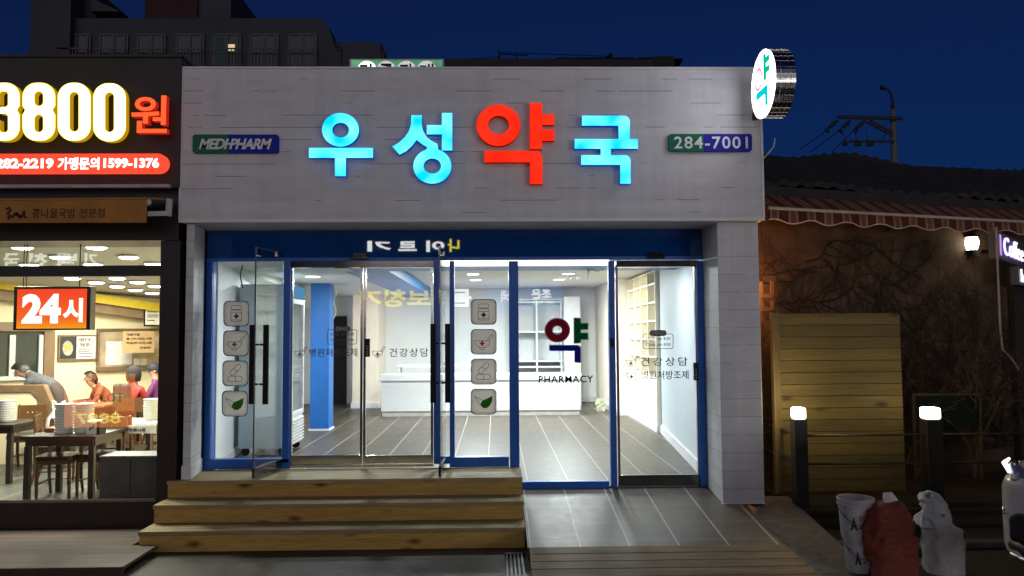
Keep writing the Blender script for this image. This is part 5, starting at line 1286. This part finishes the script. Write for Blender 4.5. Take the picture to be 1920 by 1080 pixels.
# wall lantern
lt = at(1822, 457, hp_(4.2, .2).y); 
t0 = thing('wall_lantern', 'small bright glass lantern fixed to the dark wall of the old house', 'lantern', lt)
r0, r1, hh = .095, .085, .21
def quadlan(r, z): return [(lt.x-r, lt.y-r, z), (lt.x+r, lt.y-r, z), (lt.x+r, lt.y+r, z), (lt.x-r, lt.y+r, z)]
mb = MB(); mb.lathe([(r1*.85, -hh*.45), (r0, -hh*.1), (r0*1.02, hh*.2), (r1*.9, hh*.45)], lt, 8); mb.build('glass_globe', emit('lantern glass', (1, .97, .85), 8, sample=False), t0, smooth=True)
mb = MB()
for k in range(4):
    an = math.pi/4+k*math.pi/2; P = [lt+Vector((r*math.cos(an)*1.06, r*math.sin(an)*1.06, z)) for r, z in ((r1*.85, -hh*.46), (r0, -hh*.1), (r0*1.02, hh*.2), (r1*.9, hh*.46))]; mb.tube(P, .006, 5)
mb.lathe([(.1, 0), (.09, .02), (.02, .05)], lt+Vector((0, 0, hh*.46)), 10); mb.lathe([(.05, 0), (.085, .02)], lt-Vector((0, 0, hh*.46+.02)), 10)
mb.tube([lt+Vector((-.0, 0, -hh*.5)), lt+Vector((-.05, .03, -.22)), lt+Vector((-.1, .12, -.3))], .012, 6); mb.tube([lt+Vector((0, 0, hh*.5)), lt+Vector((0, .2, hh*.5))], .012, 6)
mb.build('cage', black, t0)
lamp('lantern_lamp', 'POINT', lt+Vector((0, -.14, 0)), 3.2, (1, .9, .7), t0, .06)
# coffee sign, angled to the street
D2 = Vector((.67, .74, 0)).normalized(); NN = Vector((D2.y, -D2.x, 0)); c0 = at(1872, 455, 9.8)
t = thing('lit_letter_sign', 'glowing white purple Coffee letter sign at the right edge of the photo', 'sign', c0)
def onsign(body, s0, s1, z0, z1, off, m, name, par, w=.02, dep=.02):
    mb = MB(); mb.raw(text2d(body, w, 0), lambda v: c0+D2*(s0+(s1-s0)*v.x)+Vector((0, 0, z0-c0.z+(z1-z0)*v.y))+NN*(off+dep*(v.z-.5))); return mb.build(name, m, par)
zz0, zz1 = at(1872, 480, 9.8).z, at(1872, 436, 9.8).z
bo = MB().obox(c0+D2*1.15-NN*.06+Vector((0, 0, (zz0+zz1)/2-c0.z)), D2*1.15, NN*.05, Vector((0, 0, (zz1-zz0)/2+.03))).build('cabinet', mat('dark grey sign box', (.10, .10, .12), .5), t)
onsign('Coffee', .26, 1.75, zz0+.035, zz1-.025, .03, emit('white letter face', (.93, .9, 1), 1.25), 'lit_letters', t, -.005); onsign('Coffee', .25, 1.76, zz0+.03, zz1-.02, .006, emit('violet letter edge', (.16, .08, .75), .55), 'letter_halo', t, .022)
onsign('Love', 1.5, 2.4, zz0-.26, zz0-.08, .03, emit('white letter face', (.93, .9, 1), 2.6), 'lit_letters', t, .01)
MB().obox(c0+D2*2.0-NN*.05+Vector((0, 0, zz0-.17-c0.z)), D2*.55, NN*.05, Vector((0, 0, .13))).build('cabinet', MATS['dark grey sign box'], t)
mb = MB()
for k in range(9): mb.tube([c0+D2*.1+NN*.004+Vector((0, 0, zz1-c0.z-.02-.03*k)), c0+D2*.16+NN*.004+Vector((0, 0, zz1-c0.z-.035-.03*k))], .008, 5)
mb.build('coffee_cup_mark', emit('violet mark', (.75, .4, .9), 1.0, sample=False), t)
mb = MB(); p = c0+D2*.0-NN*.02; mb.tube([p+Vector((0, 0, -.2)), p+Vector((.0, 0, -1.1))], .014, 6); mb.tube([p+Vector((0, 0, -1.1)), p+Vector((.02, 0, -1.35)), p+Vector((.15, .05, -1.45)), p+Vector((.25, .05, -1.6))], .012, 6); mb.tube([p+Vector((0, 0, -.22)), p+Vector((0, 0, .2))], .02, 6)
mb.build('conduit', mat('grey conduit', (.3, .28, .26), .6), t)
MB().bar(c0+D2*1.2-NN*.12, c0+D2*1.2-NN*.4, .05, .05).bar(c0+D2*1.9-NN*.12, c0+D2*1.9-NN*.4, .05, .05).build('bracket', black, t)
# bare trees / shrubs on the terrace
bark = mat('dim bark', (.035, .025, .018), .9, 0, .3)
def bare_tree(x, y, h, label, seed):
    rr = random.Random(seed); t = thing('bare_tree', label, 'tree', (x, y, .33), 'bare shrubs on the terrace'); tr = MB(); br = MB()
    def go(p, d, L, r, dep, mb):
        P = [p]; n = 6
        for i in range(n):
            d = (d+Vector((rr.gauss(0, .16), rr.gauss(0, .16), rr.gauss(.02, .1)))).normalized(); p = p+d*(L/n); P.append(p)
            if dep < 4 and i > 0 and rr.random() < .6:
                go(p, (d+Vector((rr.gauss(0, .7), rr.gauss(0, .5), rr.gauss(.1, .4)))).normalized(), L*.62, r*.55, dep+1, br)
        mb.tube(P, [r*(1-.55*i/n) for i in range(n+1)], 5 if dep else 8, False)
    for k in range(3): go(Vector((x+rr.gauss(0, .08), y+rr.gauss(0, .06), .33)), Vector((rr.gauss(0, .25), rr.gauss(0, .2), 1)).normalized(), h, .03, 0, tr)
    tr.build('trunk', bark, t, smooth=True); br.build('branches', bark, t)
bare_tree(5.75, 9.3, 1.0, 'bare thin stemmed shrub right of the second post lamp', 3)
bare_tree(6.5, 9.5, 1.1, 'bare shrub at the right edge behind the white car', 8)
bare_tree(5.2, 9.75, .8, 'small bare shrub directly behind the second post lamp', 12)
t = thing('chalkboard', 'dark framed board standing on the terrace behind the second post lamp', 'board', (5.35, 9.2, .33))
a, b, c, d = rc(1716, 742, 1836, 800, 9.2)
MB().box(a, b, 9.2, 9.23, c, d).build('board', mat('green black board', (.008, .012, .011), .95, spec=.05), t); MB().box(a-.02, b+.02, 9.195, 9.235, d+.001, d+.03).box(a-.02, a-.001, 9.195, 9.235, .331, d).box(b+.001, b+.02, 9.195, 9.235, .331, d).build('frame', bark, t)
# ------------------------------------------------------------------ rubbish at the kerb
def bucket(loc, r, h, label, prints=True):
    t = thing('paint_bucket', label, 'bucket', loc, 'used plastic buckets at the kerb'); L = Vector(loc)
    mb = MB(); mb.lathe([(r*.84, 0), (r*.86, .005), (r*.98, h*.80), (r*1.06, h*.81), (r*1.06, h*.845), (r*1.0, h*.85), (r*1.0, h*.9), (r*1.07, h*.91), (r*1.07, h*.985), (r*1.04, h), (r*.97, h), (r*.8, .02)], L, 32)
    mb.build('pail', mat('dirty white plastic', (.36, .36, .37), .5, 0, .18, 9), t)
    def ons(a0, a1, z0, z1, fn, m, name):
        mb = MB(); mb.raw(fn, lambda v: (lambda an, z: L+Vector(((r*(.855+.125*z/(h*.8))+.0015+.002*(v.z))*math.cos(an), (r*(.855+.125*z/(h*.8))+.0015+.002*v.z)*math.sin(an), z)))(math.radians(a0+(a1-a0)*v.x), z0+(z1-z0)*v.y)); mb.build(name, m, t)
    blk = mat('black label print', (.02, .022, .03), .6); rd = mat('red label print', (.35, .03, .03), .6)
    tri = fill2d([[(0, 0), (1, 0), (.45, 1)]]); sq = fill2d([[(0, 0), (.2, 0), (.4, 0), (.6, 0), (.8, 0), (1, 0), (1, 1), (.8, 1), (.6, 1), (.4, 1), (.2, 1), (0, 1)]])
    ons(226, 252, h*.22, h*.58, tri, blk, 'label_mark'); ons(256, 284, h*.48, h*.62, text2d('BO', .03), rd, 'label_lettering'); ons(200, 216, h*.52, h*.6, text2d('TT', .0), blk, 'label_lettering'); ons(256, 300, h*.26, h*.31, sq, blk, 'label_band'); ons(262, 290, h*.36, h*.44, text2d('A M', .0), rd, 'label_lettering')
    mb = MB(); mb.tube([L+Vector((r*1.07*math.cos(math.radians(a_)), r*1.07*math.sin(math.radians(a_)), h*.75-.13*math.sin(math.radians((a_-180))))) for a_ in range(180, 361, 15)], .004, 5); mb.build('handle', steel, t)
bucket((3.14, 6.86, .002), .135, .34, 'dirty white bucket at the bottom of the kerbside pair'); bucket((3.115, 6.86, .295), .145, .33, 'open white bucket stacked on top of the kerbside pair')
bucket((3.76, 7.02, .002), .115, .32, 'white bucket half hidden between the red sack and the pale sack')
def sack(name, secs, Y, ry, m, label, cat, wr=.014, n=40, sub=2):
    """secs: (py, px_left, px_right) outline rows, top to bottom"""
    mb = MB(); rows = []
    P = [(at(l, y, Y), at(r_, y, Y)) for y, l, r_ in secs]
    S_ = []
    for i in range(len(P)-1):
        for k in range(6):
            u = k/6; S_.append((P[i][0].lerp(P[i+1][0], u), P[i][1].lerp(P[i+1][1], u)))
    S_.append(P[-1])
    import mathutils
    for i, (l, r_) in enumerate(S_):
        c = (l+r_)/2; hw_ = (r_.x-l.x)/2; z = max(c.z, .004)
        for k in range(n):
            t = 2*math.pi*k/n; ct, st_ = math.cos(t), math.sin(t); e = .72
            q = Vector((math.copysign(abs(ct)**e, ct)*hw_, math.copysign(abs(st_)**e, st_)*ry*min(1, .35+hw_*4), 0))
            nz = mathutils.noise.noise(Vector((c.x*3+q.x*9, q.y*9, z*6))*1.0)*wr+mathutils.noise.noise(Vector((q.x*26, q.y*26, z*15)))*wr*.35
            rg = abs(mathutils.noise.noise(Vector((q.x*11+5, q.y*11+c.z*4, z*7-q.x*9))))*wr*1.5; q *= 1+(nz-rg)/max(hw_, .05)
            mb.v.append(Vector((c.x+q.x, Y+q.y, z)))
    N = len(S_)
    for i in range(N-1):
        for k in range(n): mb.f.append([i*n+k, (i+1)*n+k, (i+1)*n+(k+1) % n, i*n+(k+1) % n]); mb.mi.append(0)
    mb.f.append(list(range(n))); mb.mi.append(0); mb.f.append([(N-1)*n+k for k in range(n)][::-1]); mb.mi.append(0)
    return tag(mb.build(name, m, None, smooth=True), label, cat)
redm = mat('rust red mesh sack', (.19, .038, .02), .85, 0, .2, 14, .8, stretch=(1, 1, 2))
sack('rubbish_sack', [(938, 1672, 1688), (945, 1640, 1694), (958, 1622, 1700), (985, 1615, 1707), (1010, 1616, 1713), (1040, 1622, 1718), (1065, 1622, 1722), (1082, 1626, 1724)], 6.72, .17, redm, 'stuffed rust red sack leaning in front of the buckets', 'sack', .038)
sack('rubbish_sack', [(986, 1738, 1792), (990, 1730, 1800), (1010, 1730, 1803), (1040, 1733, 1803), (1074, 1735, 1804)], 6.8, .15, mat('pale grey woven sack', (.36, .35, .35), .8, 0, .12, 12, .5), 'full pale grey woven sack standing at the kerb', 'sack', .016)
ws = sack('plastic_bag', [(922, 1740, 1752), (925, 1732, 1760), (934, 1727, 1766), (943, 1727, 1768), (948, 1721, 1770), (962, 1718, 1777), (976, 1719, 1786), (986, 1722, 1794), (990, 1740, 1788)], 6.8, .12, mat('crumpled white bag', (.5, .5, .5), .5, 0, .15, 16, .5), 'crumpled white printed bag lying on top of the pale sack', 'bag', .055)
mb = MB(); ptext(mb, 'KS', 1737, 927, 1744, 935, 6.668, .004, .03); ptext(mb, 'PP', 1765, 964, 1773, 970, 6.668, .004, .0); mb.build('print', navy, ws)
sack('plastic_bag', [(974, 1712, 1724), (982, 1708, 1731), (996, 1707, 1732), (1006, 1712, 1729)], 6.9, .07, mat('black bin bag', (.02, .022, .025), .4, 0, .2, 14, .3), 'small black bag wedged between the red and pale sacks', 'bag', .012)
mb = MB(); ps = [(1655, 924), (1672, 922), (1683, 936), (1684, 943), (1660, 947), (1655, 936)]; P = [at(x, y, 6.7) for x, y in ps]; c_ = at(1668, 932, 6.66); q_ = at(1668, 940, 6.76)
mb.add(P+[c_, q_], [(i, (i+1) % 6, 6) for i in range(6)]+[((i+1) % 6, i, 7) for i in range(6)])
tag(mb.build('paper_scrap', paper), 'folded scrap of white paper sticking out of the red sack', 'paper')
p = at(1408, 964, z=lz(8)-.02); mb = MB(); P = [p+Vector(q) for q in ((-.03, .05, .0), (.09, .03, .0), (.02, -.05, .0), (-.02, .03, .10), (.07, .02, .05))]
mb.add(P, [(0, 1, 4), (0, 4, 3), (0, 3, 2), (2, 3, 4), (2, 4, 1), (0, 2, 1)]); tag(mb.build('brick_shard', mat('orange tile shard', (.45, .2, .06), .7)), 'broken orange tile shard at the foot of the white pillar', 'shard')
# ------------------------------------------------------------------ parked car at the right edge
cfw = Vector((-.8, -.6, 0)); clf = Vector((.6, -.8, 0)); c0r = Vector((3.84, 5.9, 0)); CF = c0r+clf*.86+Vector((-.09, -.02, 0))
def cl_(s, v, z): return CF-cfw*s+clf*v+Vector((0, 0, z))     # s metres behind the nose, v to the car's left
cr_ = thing('parked_car', 'white car nosing into the photo from the right edge, headlight catching the light', 'car', cl_(2.2, 0, 0))
def loft(secs, n=26, e=.42):
    mb = MB()
    for s, hw, z0, z1 in secs:
        zc, hz = (z0+z1)/2, (z1-z0)/2
        for k in range(n):
            t = 2*math.pi*k/n; ct, st_ = math.cos(t), math.sin(t); mb.v.append(cl_(s+.10*(1-abs(ct)**.5)*0+.14*(abs(ct)**3)*(1 if s < .8 else 0), math.copysign(abs(ct)**e, ct)*hw, zc+math.copysign(abs(st_)**e, st_)*hz))
    N = len(secs)
    for i in range(N-1):
        for k in range(n): mb.f.append([i*n+k, i*n+(k+1) % n, (i+1)*n+(k+1) % n, (i+1)*n+k]); mb.mi.append(0)
    mb.f.append([k for k in range(n)][::-1]); mb.mi.append(0); mb.f.append([(N-1)*n+k for k in range(n)]); mb.mi.append(0); return mb
paint = mat('white car paint', (.62, .62, .64), .25, 0, .03, 2)
loft([(-.04, .66, .48, .84), (-.01, .84, .38, .93), (.06, .915, .33, 1.01), (.25, .95, .30, 1.07), (.6, .96, .28, 1.10), (1.3, .94, .28, 1.13), (3.6, .94, .28, 1.13), (4.4, .92, .3, 1.1), (4.62, .84, .38, 1.0)], e=.34).build('body', paint, cr_, smooth=True)
loft([(1.15, .62, 1.08, 1.14), (1.9, .72, 1.08, 1.62), (2.6, .76, 1.08, 1.70), (3.6, .75, 1.08, 1.66), (4.3, .68, 1.08, 1.12)], e=.55).build('cabin_glass', blackgloss, cr_, smooth=True)
blkp = mat('black bumper plastic', (.015, .015, .017), .45)
for sgn in (-1, 1):
    mb = MB(); mb.obox(cl_(.10, sgn*.70, .60), clf*.11, cfw*.10, Vector((0, 0, .10))); mb.build('fog_lamp_recess', blkp, cr_, .04, seg=3)
    mb = MB(); mb.tube([cl_(.33, sgn*.925, .74), cl_(.22, sgn*.905, .71), cl_(.14, sgn*.875, .68)], [.012, .022, .012], 8); mb.build('trim_strip', mat('bright chrome', (.75, .75, .75), .12, 1), cr_, smooth=True)
    mb = MB(); mb.tube([cl_(.50, sgn*.90, 1.01), cl_(.29, sgn*.855, .985), cl_(.13, sgn*.75, .955), cl_(.07, sgn*.62, .94)], [.03, .062, .07, .04], 10); hl = mb.build('headlight', mat('headlight glass', (.35, .36, .42), .08, .6), cr_, smooth=True)
    mb = MB(); mb.tube([cl_(.40, sgn*.925, 1.055), cl_(.25, sgn*.905, 1.04), cl_(.10, sgn*.82, 1.0)], [.01, .018, .012], 8); mb.build('running_light', emit('white running light', (.93, .95, 1), 2.2, sample=False), hl, smooth=True)
MB().obox(cl_(-.0, 0, .72), clf*.55, cfw*.06, Vector((0, 0, .13))).build('grille', blkp, cr_, .03)
mb = MB(); mb.tube([cl_(.30, -.90, .40), cl_(.12, -.82, .38), cl_(-.01, -.6, .37), cl_(-.05, 0, .37), cl_(-.03, .6, .37), cl_(.12, .82, .38), cl_(.30, .90, .40)], .03, 8); mb.build('skid_plate', mat('satin silver', (.45, .45, .45), .3, 1), cr_, smooth=True)
mb = MB(); mb.tube([cl_(.34, -.86, .46), cl_(.16, -.80, .45), cl_(-.02, -.6, .46), cl_(-.04, 0, .46), cl_(-.02, .6, .46), cl_(.16, .80, .45), cl_(.34, .86, .46)], .07, 8); mb.build('lower_bumper', blkp, cr_, smooth=True)
for s in (.95, 3.65):
    for v in (-.84, .84):
        w_ = MB().lathe([(.2, -.1), (.32, -.11), (.345, -.08), (.345, .08), (.32, .11), (.2, .1)], cl_(s, v, .347), 28, tuple(clf)).build('wheel', mat('tyre rubber', (.02, .02, .02), .8), cr_)
        MB().lathe([(.05, -.112), (.2, -.105), (.2, .105), (.05, .112)], cl_(s, v, .347), 20, tuple(clf)).build('rim', mat('satin silver', (.45, .45, .45)), w_)
# ------------------------------------------------------------------ far buildings and pole
fb = mat('far concrete wall', (.055, .06, .075), .9, 0, .1, .3)
ap = thing('apartment_building', 'large dark apartment block with a row of tall windows behind the restaurant', 'building', at(350, 600, 45))
def fbox(x0, y0, x1, y1, Y, dep, m, name, par, z0=None):
    a, b, c, d = rc(x0, y0, x1, y1, Y); return MB().box(a, b, Y, Y+dep, c if z0 is None else z0, d).build(name, m, par)
P = [(at(x, y, 45).x, at(x, y, 45).z) for x, y in ((95, 34), (603, 34), (617, 50), (629, 95), (640, 96), (640, 130))]
MB().prism([(P[0][0], 0)]+P[:5]+[(P[5][0], 0)], 45, 57).build('wall', fb, ap)
fbox(57, -60, 132, 130, 44.5, 8, fb, 'tower', ap, 0); fbox(132, -20, 180, 33, 46, 6, fb, 'tower', ap)
fbox(272, -30, 370, 33.6, 47, 6, mat('dark red brick', (.05, .018, .02), .9, 0, .1, 1), 'penthouse', ap); fbox(370.5, -30, 433, 33.6, 47.2, 6, fb, 'penthouse', ap)
a, b, c, d = rc(170, 15, 215, 21, 45.5); MB().prism([(a, c), (b+.3, c), (a, d+.6)], 45.5, 49).build('roof_canopy', fb, ap)
fw = mat('grey window frame', (.06, .065, .075), .5); fgls = mat('dark far glass', (.02, .022, .03), .12)
for i, x in enumerate((118, 188, 259, 331, 400, 470, 542)):
    a, b, c, d = rc(x, 67, x+51, 126, 44.95)
    g_ = MB().box(a, b, 44.93, 44.998, c, d).build('window', fgls, ap)
    w_ = b-a; mb = MB()
    for u in (0, .46, .52, .9, 1): mb.box(a+w_*u-.05, a+w_*u+.05, 44.88, 44.929, c, d+.05)
    mb.box(a, b, 44.87, 44.879, d-.0, d+.1); mb.box(a-.1, b+.1, 44.5, 44.56, c+.9, c+.98)
    for u in range(9): mb.box(a+w_*u/8-.02, a+w_*u/8+.02, 44.51, 44.54, c, c+.9)
    mb.build('frame', fw, g_)
    if i == 4:
        a2, b2, c2, d2 = rc(427, 83, 440, 95, 44.9); MB().box(a2, b2, 44.9, 44.925, c2, d2).build('lit_pane', emit('lit far window', (1, .8, .42), .75, sample=False), ap)
        a2, b2, c2, d2 = rc(404, 70, 424, 122, 44.9); MB().box(a2, b2, 44.91, 44.925, c2, d2).build('dim_lit_pane', emit('dim far window', (.3, .45, .42), .035, sample=False), ap)
lb = thing('low_block', 'small dark rooftop block right of the apartment block', 'building', at(680, 600, 40))
fbox(642, 79, 714, 130, 40, 6, fb, 'wall', lb, 0)
mb = MB()
for y in (80, 86, 92): mb.tube([at(628, y, 40.2), at(642, y, 40.2)], .06, 5)
mb.tube([at(718, 96, 40), at(718, 112, 40)], .06, 5).tube([at(712, 97, 40), at(728, 99, 40)], .06, 5); mb.build('roof_rail', fw, lb)
fl = thing('flat_roof_building', 'long low dark flat roofed building behind the white fascia', 'building', at(1050, 600, 30))
a, b, c, d = rc(834, 110, 1262, 135, 30); MB().box(a, b, 30, 38, 0, d).build('wall', mat('very dark wall', (.035, .03, .035), .9, 0, .2, 2), fl)
mb = MB()
for i in range(60):
    x = a+(b-a)*(.45+.55*R.random()); mb.box(x, x+R.uniform(.2, .7), 30.1, 31, d, d+R.uniform(.02, .1))
a_, b_, c_, d_ = rc(1225, 107, 1264, 128, 30); mb.box(a_, b_, 29.9, 31, c_, d_); mb.build('roof_edge', mat('dark roof tiles', (.02, .02, .02), .9), fl)
an = thing('roof_antenna', 'thin television antenna mast with guy wires on the flat roof', 'antenna', at(936, 110, 31))
mb = MB(); mb.tube([at(936, 112, 31), at(936, 96, 31)], .05, 5).tube([at(936, 98, 31), at(1150, 106, 31)], .015, 4).tube([at(936, 106, 31), at(880, 111, 31)], .015, 4).tube([at(969, 111, 31), at(969, 99, 31)], .02, 4).tube([at(936, 101, 31), at(990, 104, 31)], .025, 4)
mb.build('mast', black, an); mb = MB(); mb.tube([at(1138, 110, 31), at(1147, 101, 31)], .07, 5).tube([at(1139, 104, 31), at(1149, 107, 31)], .03, 4); mb.build('aerial', black, an)
up_ = thing('utility_pole', 'concrete utility pole with cross arms, insulators and a curved lamp arm above the dark roof', 'utility pole', at(1676, 620, 32))
PYo = 32; cz0 = at(1677, 300, PYo); top = at(1674, 205, PYo)
MB().tube([(cz0.x+.15, PYo, 0), (cz0.x, PYo, cz0.z), top], [.22, .13, .11], 12).build('pole', mat('dim concrete pole', (.15, .14, .14), .9), up_, smooth=True)
pb = mat('black iron', (.015, .015, .018), .6)
MB().tube([at(x, y, PYo) for x, y in ((1674, 206), (1673, 185), (1671, 175), (1666, 169), (1659, 166), (1653, 164))], [.07, .06, .055, .05, .05, .05], 8).tube([at(1658, 165.5, PYo), at(1651, 163.5, PYo)], .1, 8).build('lamp_arm', pb, up_, smooth=True)
mb = MB(); mb.bar(at(1571, 219, PYo-.2), at(1692, 222, PYo-.2), .1, .14); mb.bar(at(1592, 265, PYo-.2), at(1676, 265, PYo-.2), .08, .09); mb.build('cross_arm', pb, up_)
mb = MB(); mb.bar(at(1620, 226, PYo-.2), at(1673, 254, PYo-.2), .06, .08).bar(at(1632, 226, PYo-.1), at(1674, 249, PYo-.1), .06, .08).bar(at(1654, 262, PYo-.2), at(1662, 250, PYo-.2), .04, .05); mb.build('brace', pb, up_)
mb = MB()
for x, y, x2, y2 in ((1570, 226, 1555, 239), (1594, 226, 1581, 239), (1620, 228, 1606, 240)): mb.tube([at(x, y, PYo-.3), at((x*.6+x2*.4), (y*.6+y2*.4), PYo-.3), at(x2, y2, PYo-.3)], [.04, .09, .07], 8)
for x, y in ((1552, 244), (1577, 245), (1605, 244)): mb.tube([at(x-3, y-3, PYo-.3), at(x+2, y+5, PYo-.3)], [.08, .05], 6)
for x, y in ((1584, 270), (1606, 271), (1611, 270), (1628, 271), (1634, 270)): mb.tube([at(x, y-6, PYo-.3), at(x, y+3, PYo-.3)], [.05, .1], 6)
mb.build('insulator', pb, up_)
mb = MB()
for x, y, x2, y2 in ((1549, 246, 1500, 280), (1572, 246, 1520, 285), (1600, 246, 1560, 285), (1578, 247, 1590, 270), (1604, 248, 1607, 268), (1628, 268, 1623, 246)): MB().tube([at(x, y, PYo-.3), at(x2, y2, PYo-.3)], .018, 4).build('wire', pb, up_)
# ------------------------------------------------------------------ shops across the street (behind the camera, seen in the glass)
op = thing('opposite_shop', 'row of dark shops across the street with lit signs mirrored in the glass', 'shop', (0, -11, 0))
MB().box(-20, 19, -14, -10.6, 0, 5.9).build('wall', mat('dim shop wall', (.06, .06, .065), .8), op)
MX = lambda px: (px-916)/1478*28.46
MZ = lambda py: 2.06+(622-py)/1478*28.46
MB().box(MX(640), MX(1150), -10.58, -10.45, MZ(592), MZ(520)).build('sign_board', emit('violet sign board', (.36, .27, .75), 1.0), op)
MB().box(MX(900), MX(1042), -10.445, -10.43, MZ(577), MZ(527)).build('sign_board', emit('blue sign board', (.10, .35, .95), 2.2), op)
wl2 = emit('white shop letters', (1, 1, 1), 9); yl2 = emit('yellow shop letters', (1, .82, .06), 6)
def mtext(body, px0, px1, y0, y1, m, Y=-10.40, w=.035):
    mb = MB(); ftext(mb, body, MX(px0), MZ(y1), MX(px1), MZ(y0), Y, .02, w, flip=True); mb.build('sign_lettering', m, op)
mtext('보청기', 664, 796, 538, 571, yl2); mtext('돋', 832, 872, 538, 571, wl2); mtext('조은', 985, 1022, 539, 557, wl2); mtext('소리', 928, 948, 540, 562, wl2); mtext('282-3888', 985, 1028, 561, 570, emit('pale green shop letters', (.6, 1, .75), 4))
MB().box(MX(660), MX(930), -10.58, -10.45, MZ(475), MZ(438)).build('sign_board', mat('dark sign board', (.02, .02, .03), .5), op)
wl3 = emit('bright white shop letters', (1, 1, 1), 17); yl3 = emit('bright yellow shop letters', (1, .8, .03), 14)
mtext('나', 828, 850, 444, 468, yl3); mtext('이', 788, 822, 447, 468, wl3); mtext('르', 736, 770, 448, 466, wl3); mtext('기', 678, 722, 447, 467, wl3)
MB().box(8.2, 17.5, -10.58, -10.5, .4, 2.9).build('shop_window', emit('added street fill glow', (1, .95, .95), 7.5), op)  # added unseen glowing panel, brightens the white pillar and fascia from across the street
bs = thing('standing_banner', 'orange lit standing banner by the street, mirrored low in the restaurant window', 'banner', (-8.5, -.35, 0))
MB().box(-9.2, -7.75, -.4, -.32, .12, 1.25).build('banner_panel', emit('orange lit banner', (1, .27, .06), 4.5), bs)
MB().box(-9.1, -9.04, -.39, -.33, 0, .119).box(-7.9, -7.84, -.39, -.33, 0, .119).build('foot', black, bs)
for _k, (_b, _z, _m) in enumerate((('10,000', .95, DK), ('10,000', .62, DK), ('8887', .2, emit('yellow banner digits', (1, .7, .1), 9)))):
    _q = MB(); ftext(_q, _b, -8.95, _z, -8.0, _z+.22, -.315, .004, .02, flip=True); _q.build('lettering', _m, bs)
tm = emit('dim white shop letters', (.9, 1, .95), 6)
MX = lambda px: (px-916)/1478*27.4
MZ = lambda py: 2.06+(620-py)/1478*27.4
for ch_, x0, x1 in (('국', 10, 38), ('천', 56, 90), ('백', 108, 144), ('기', 158, 182)): mtext(ch_, x0, x1, 466, 492, tm)
for im in list(bpy.data.meshes):
    if im.users == 0: bpy.data.meshes.remove(im)
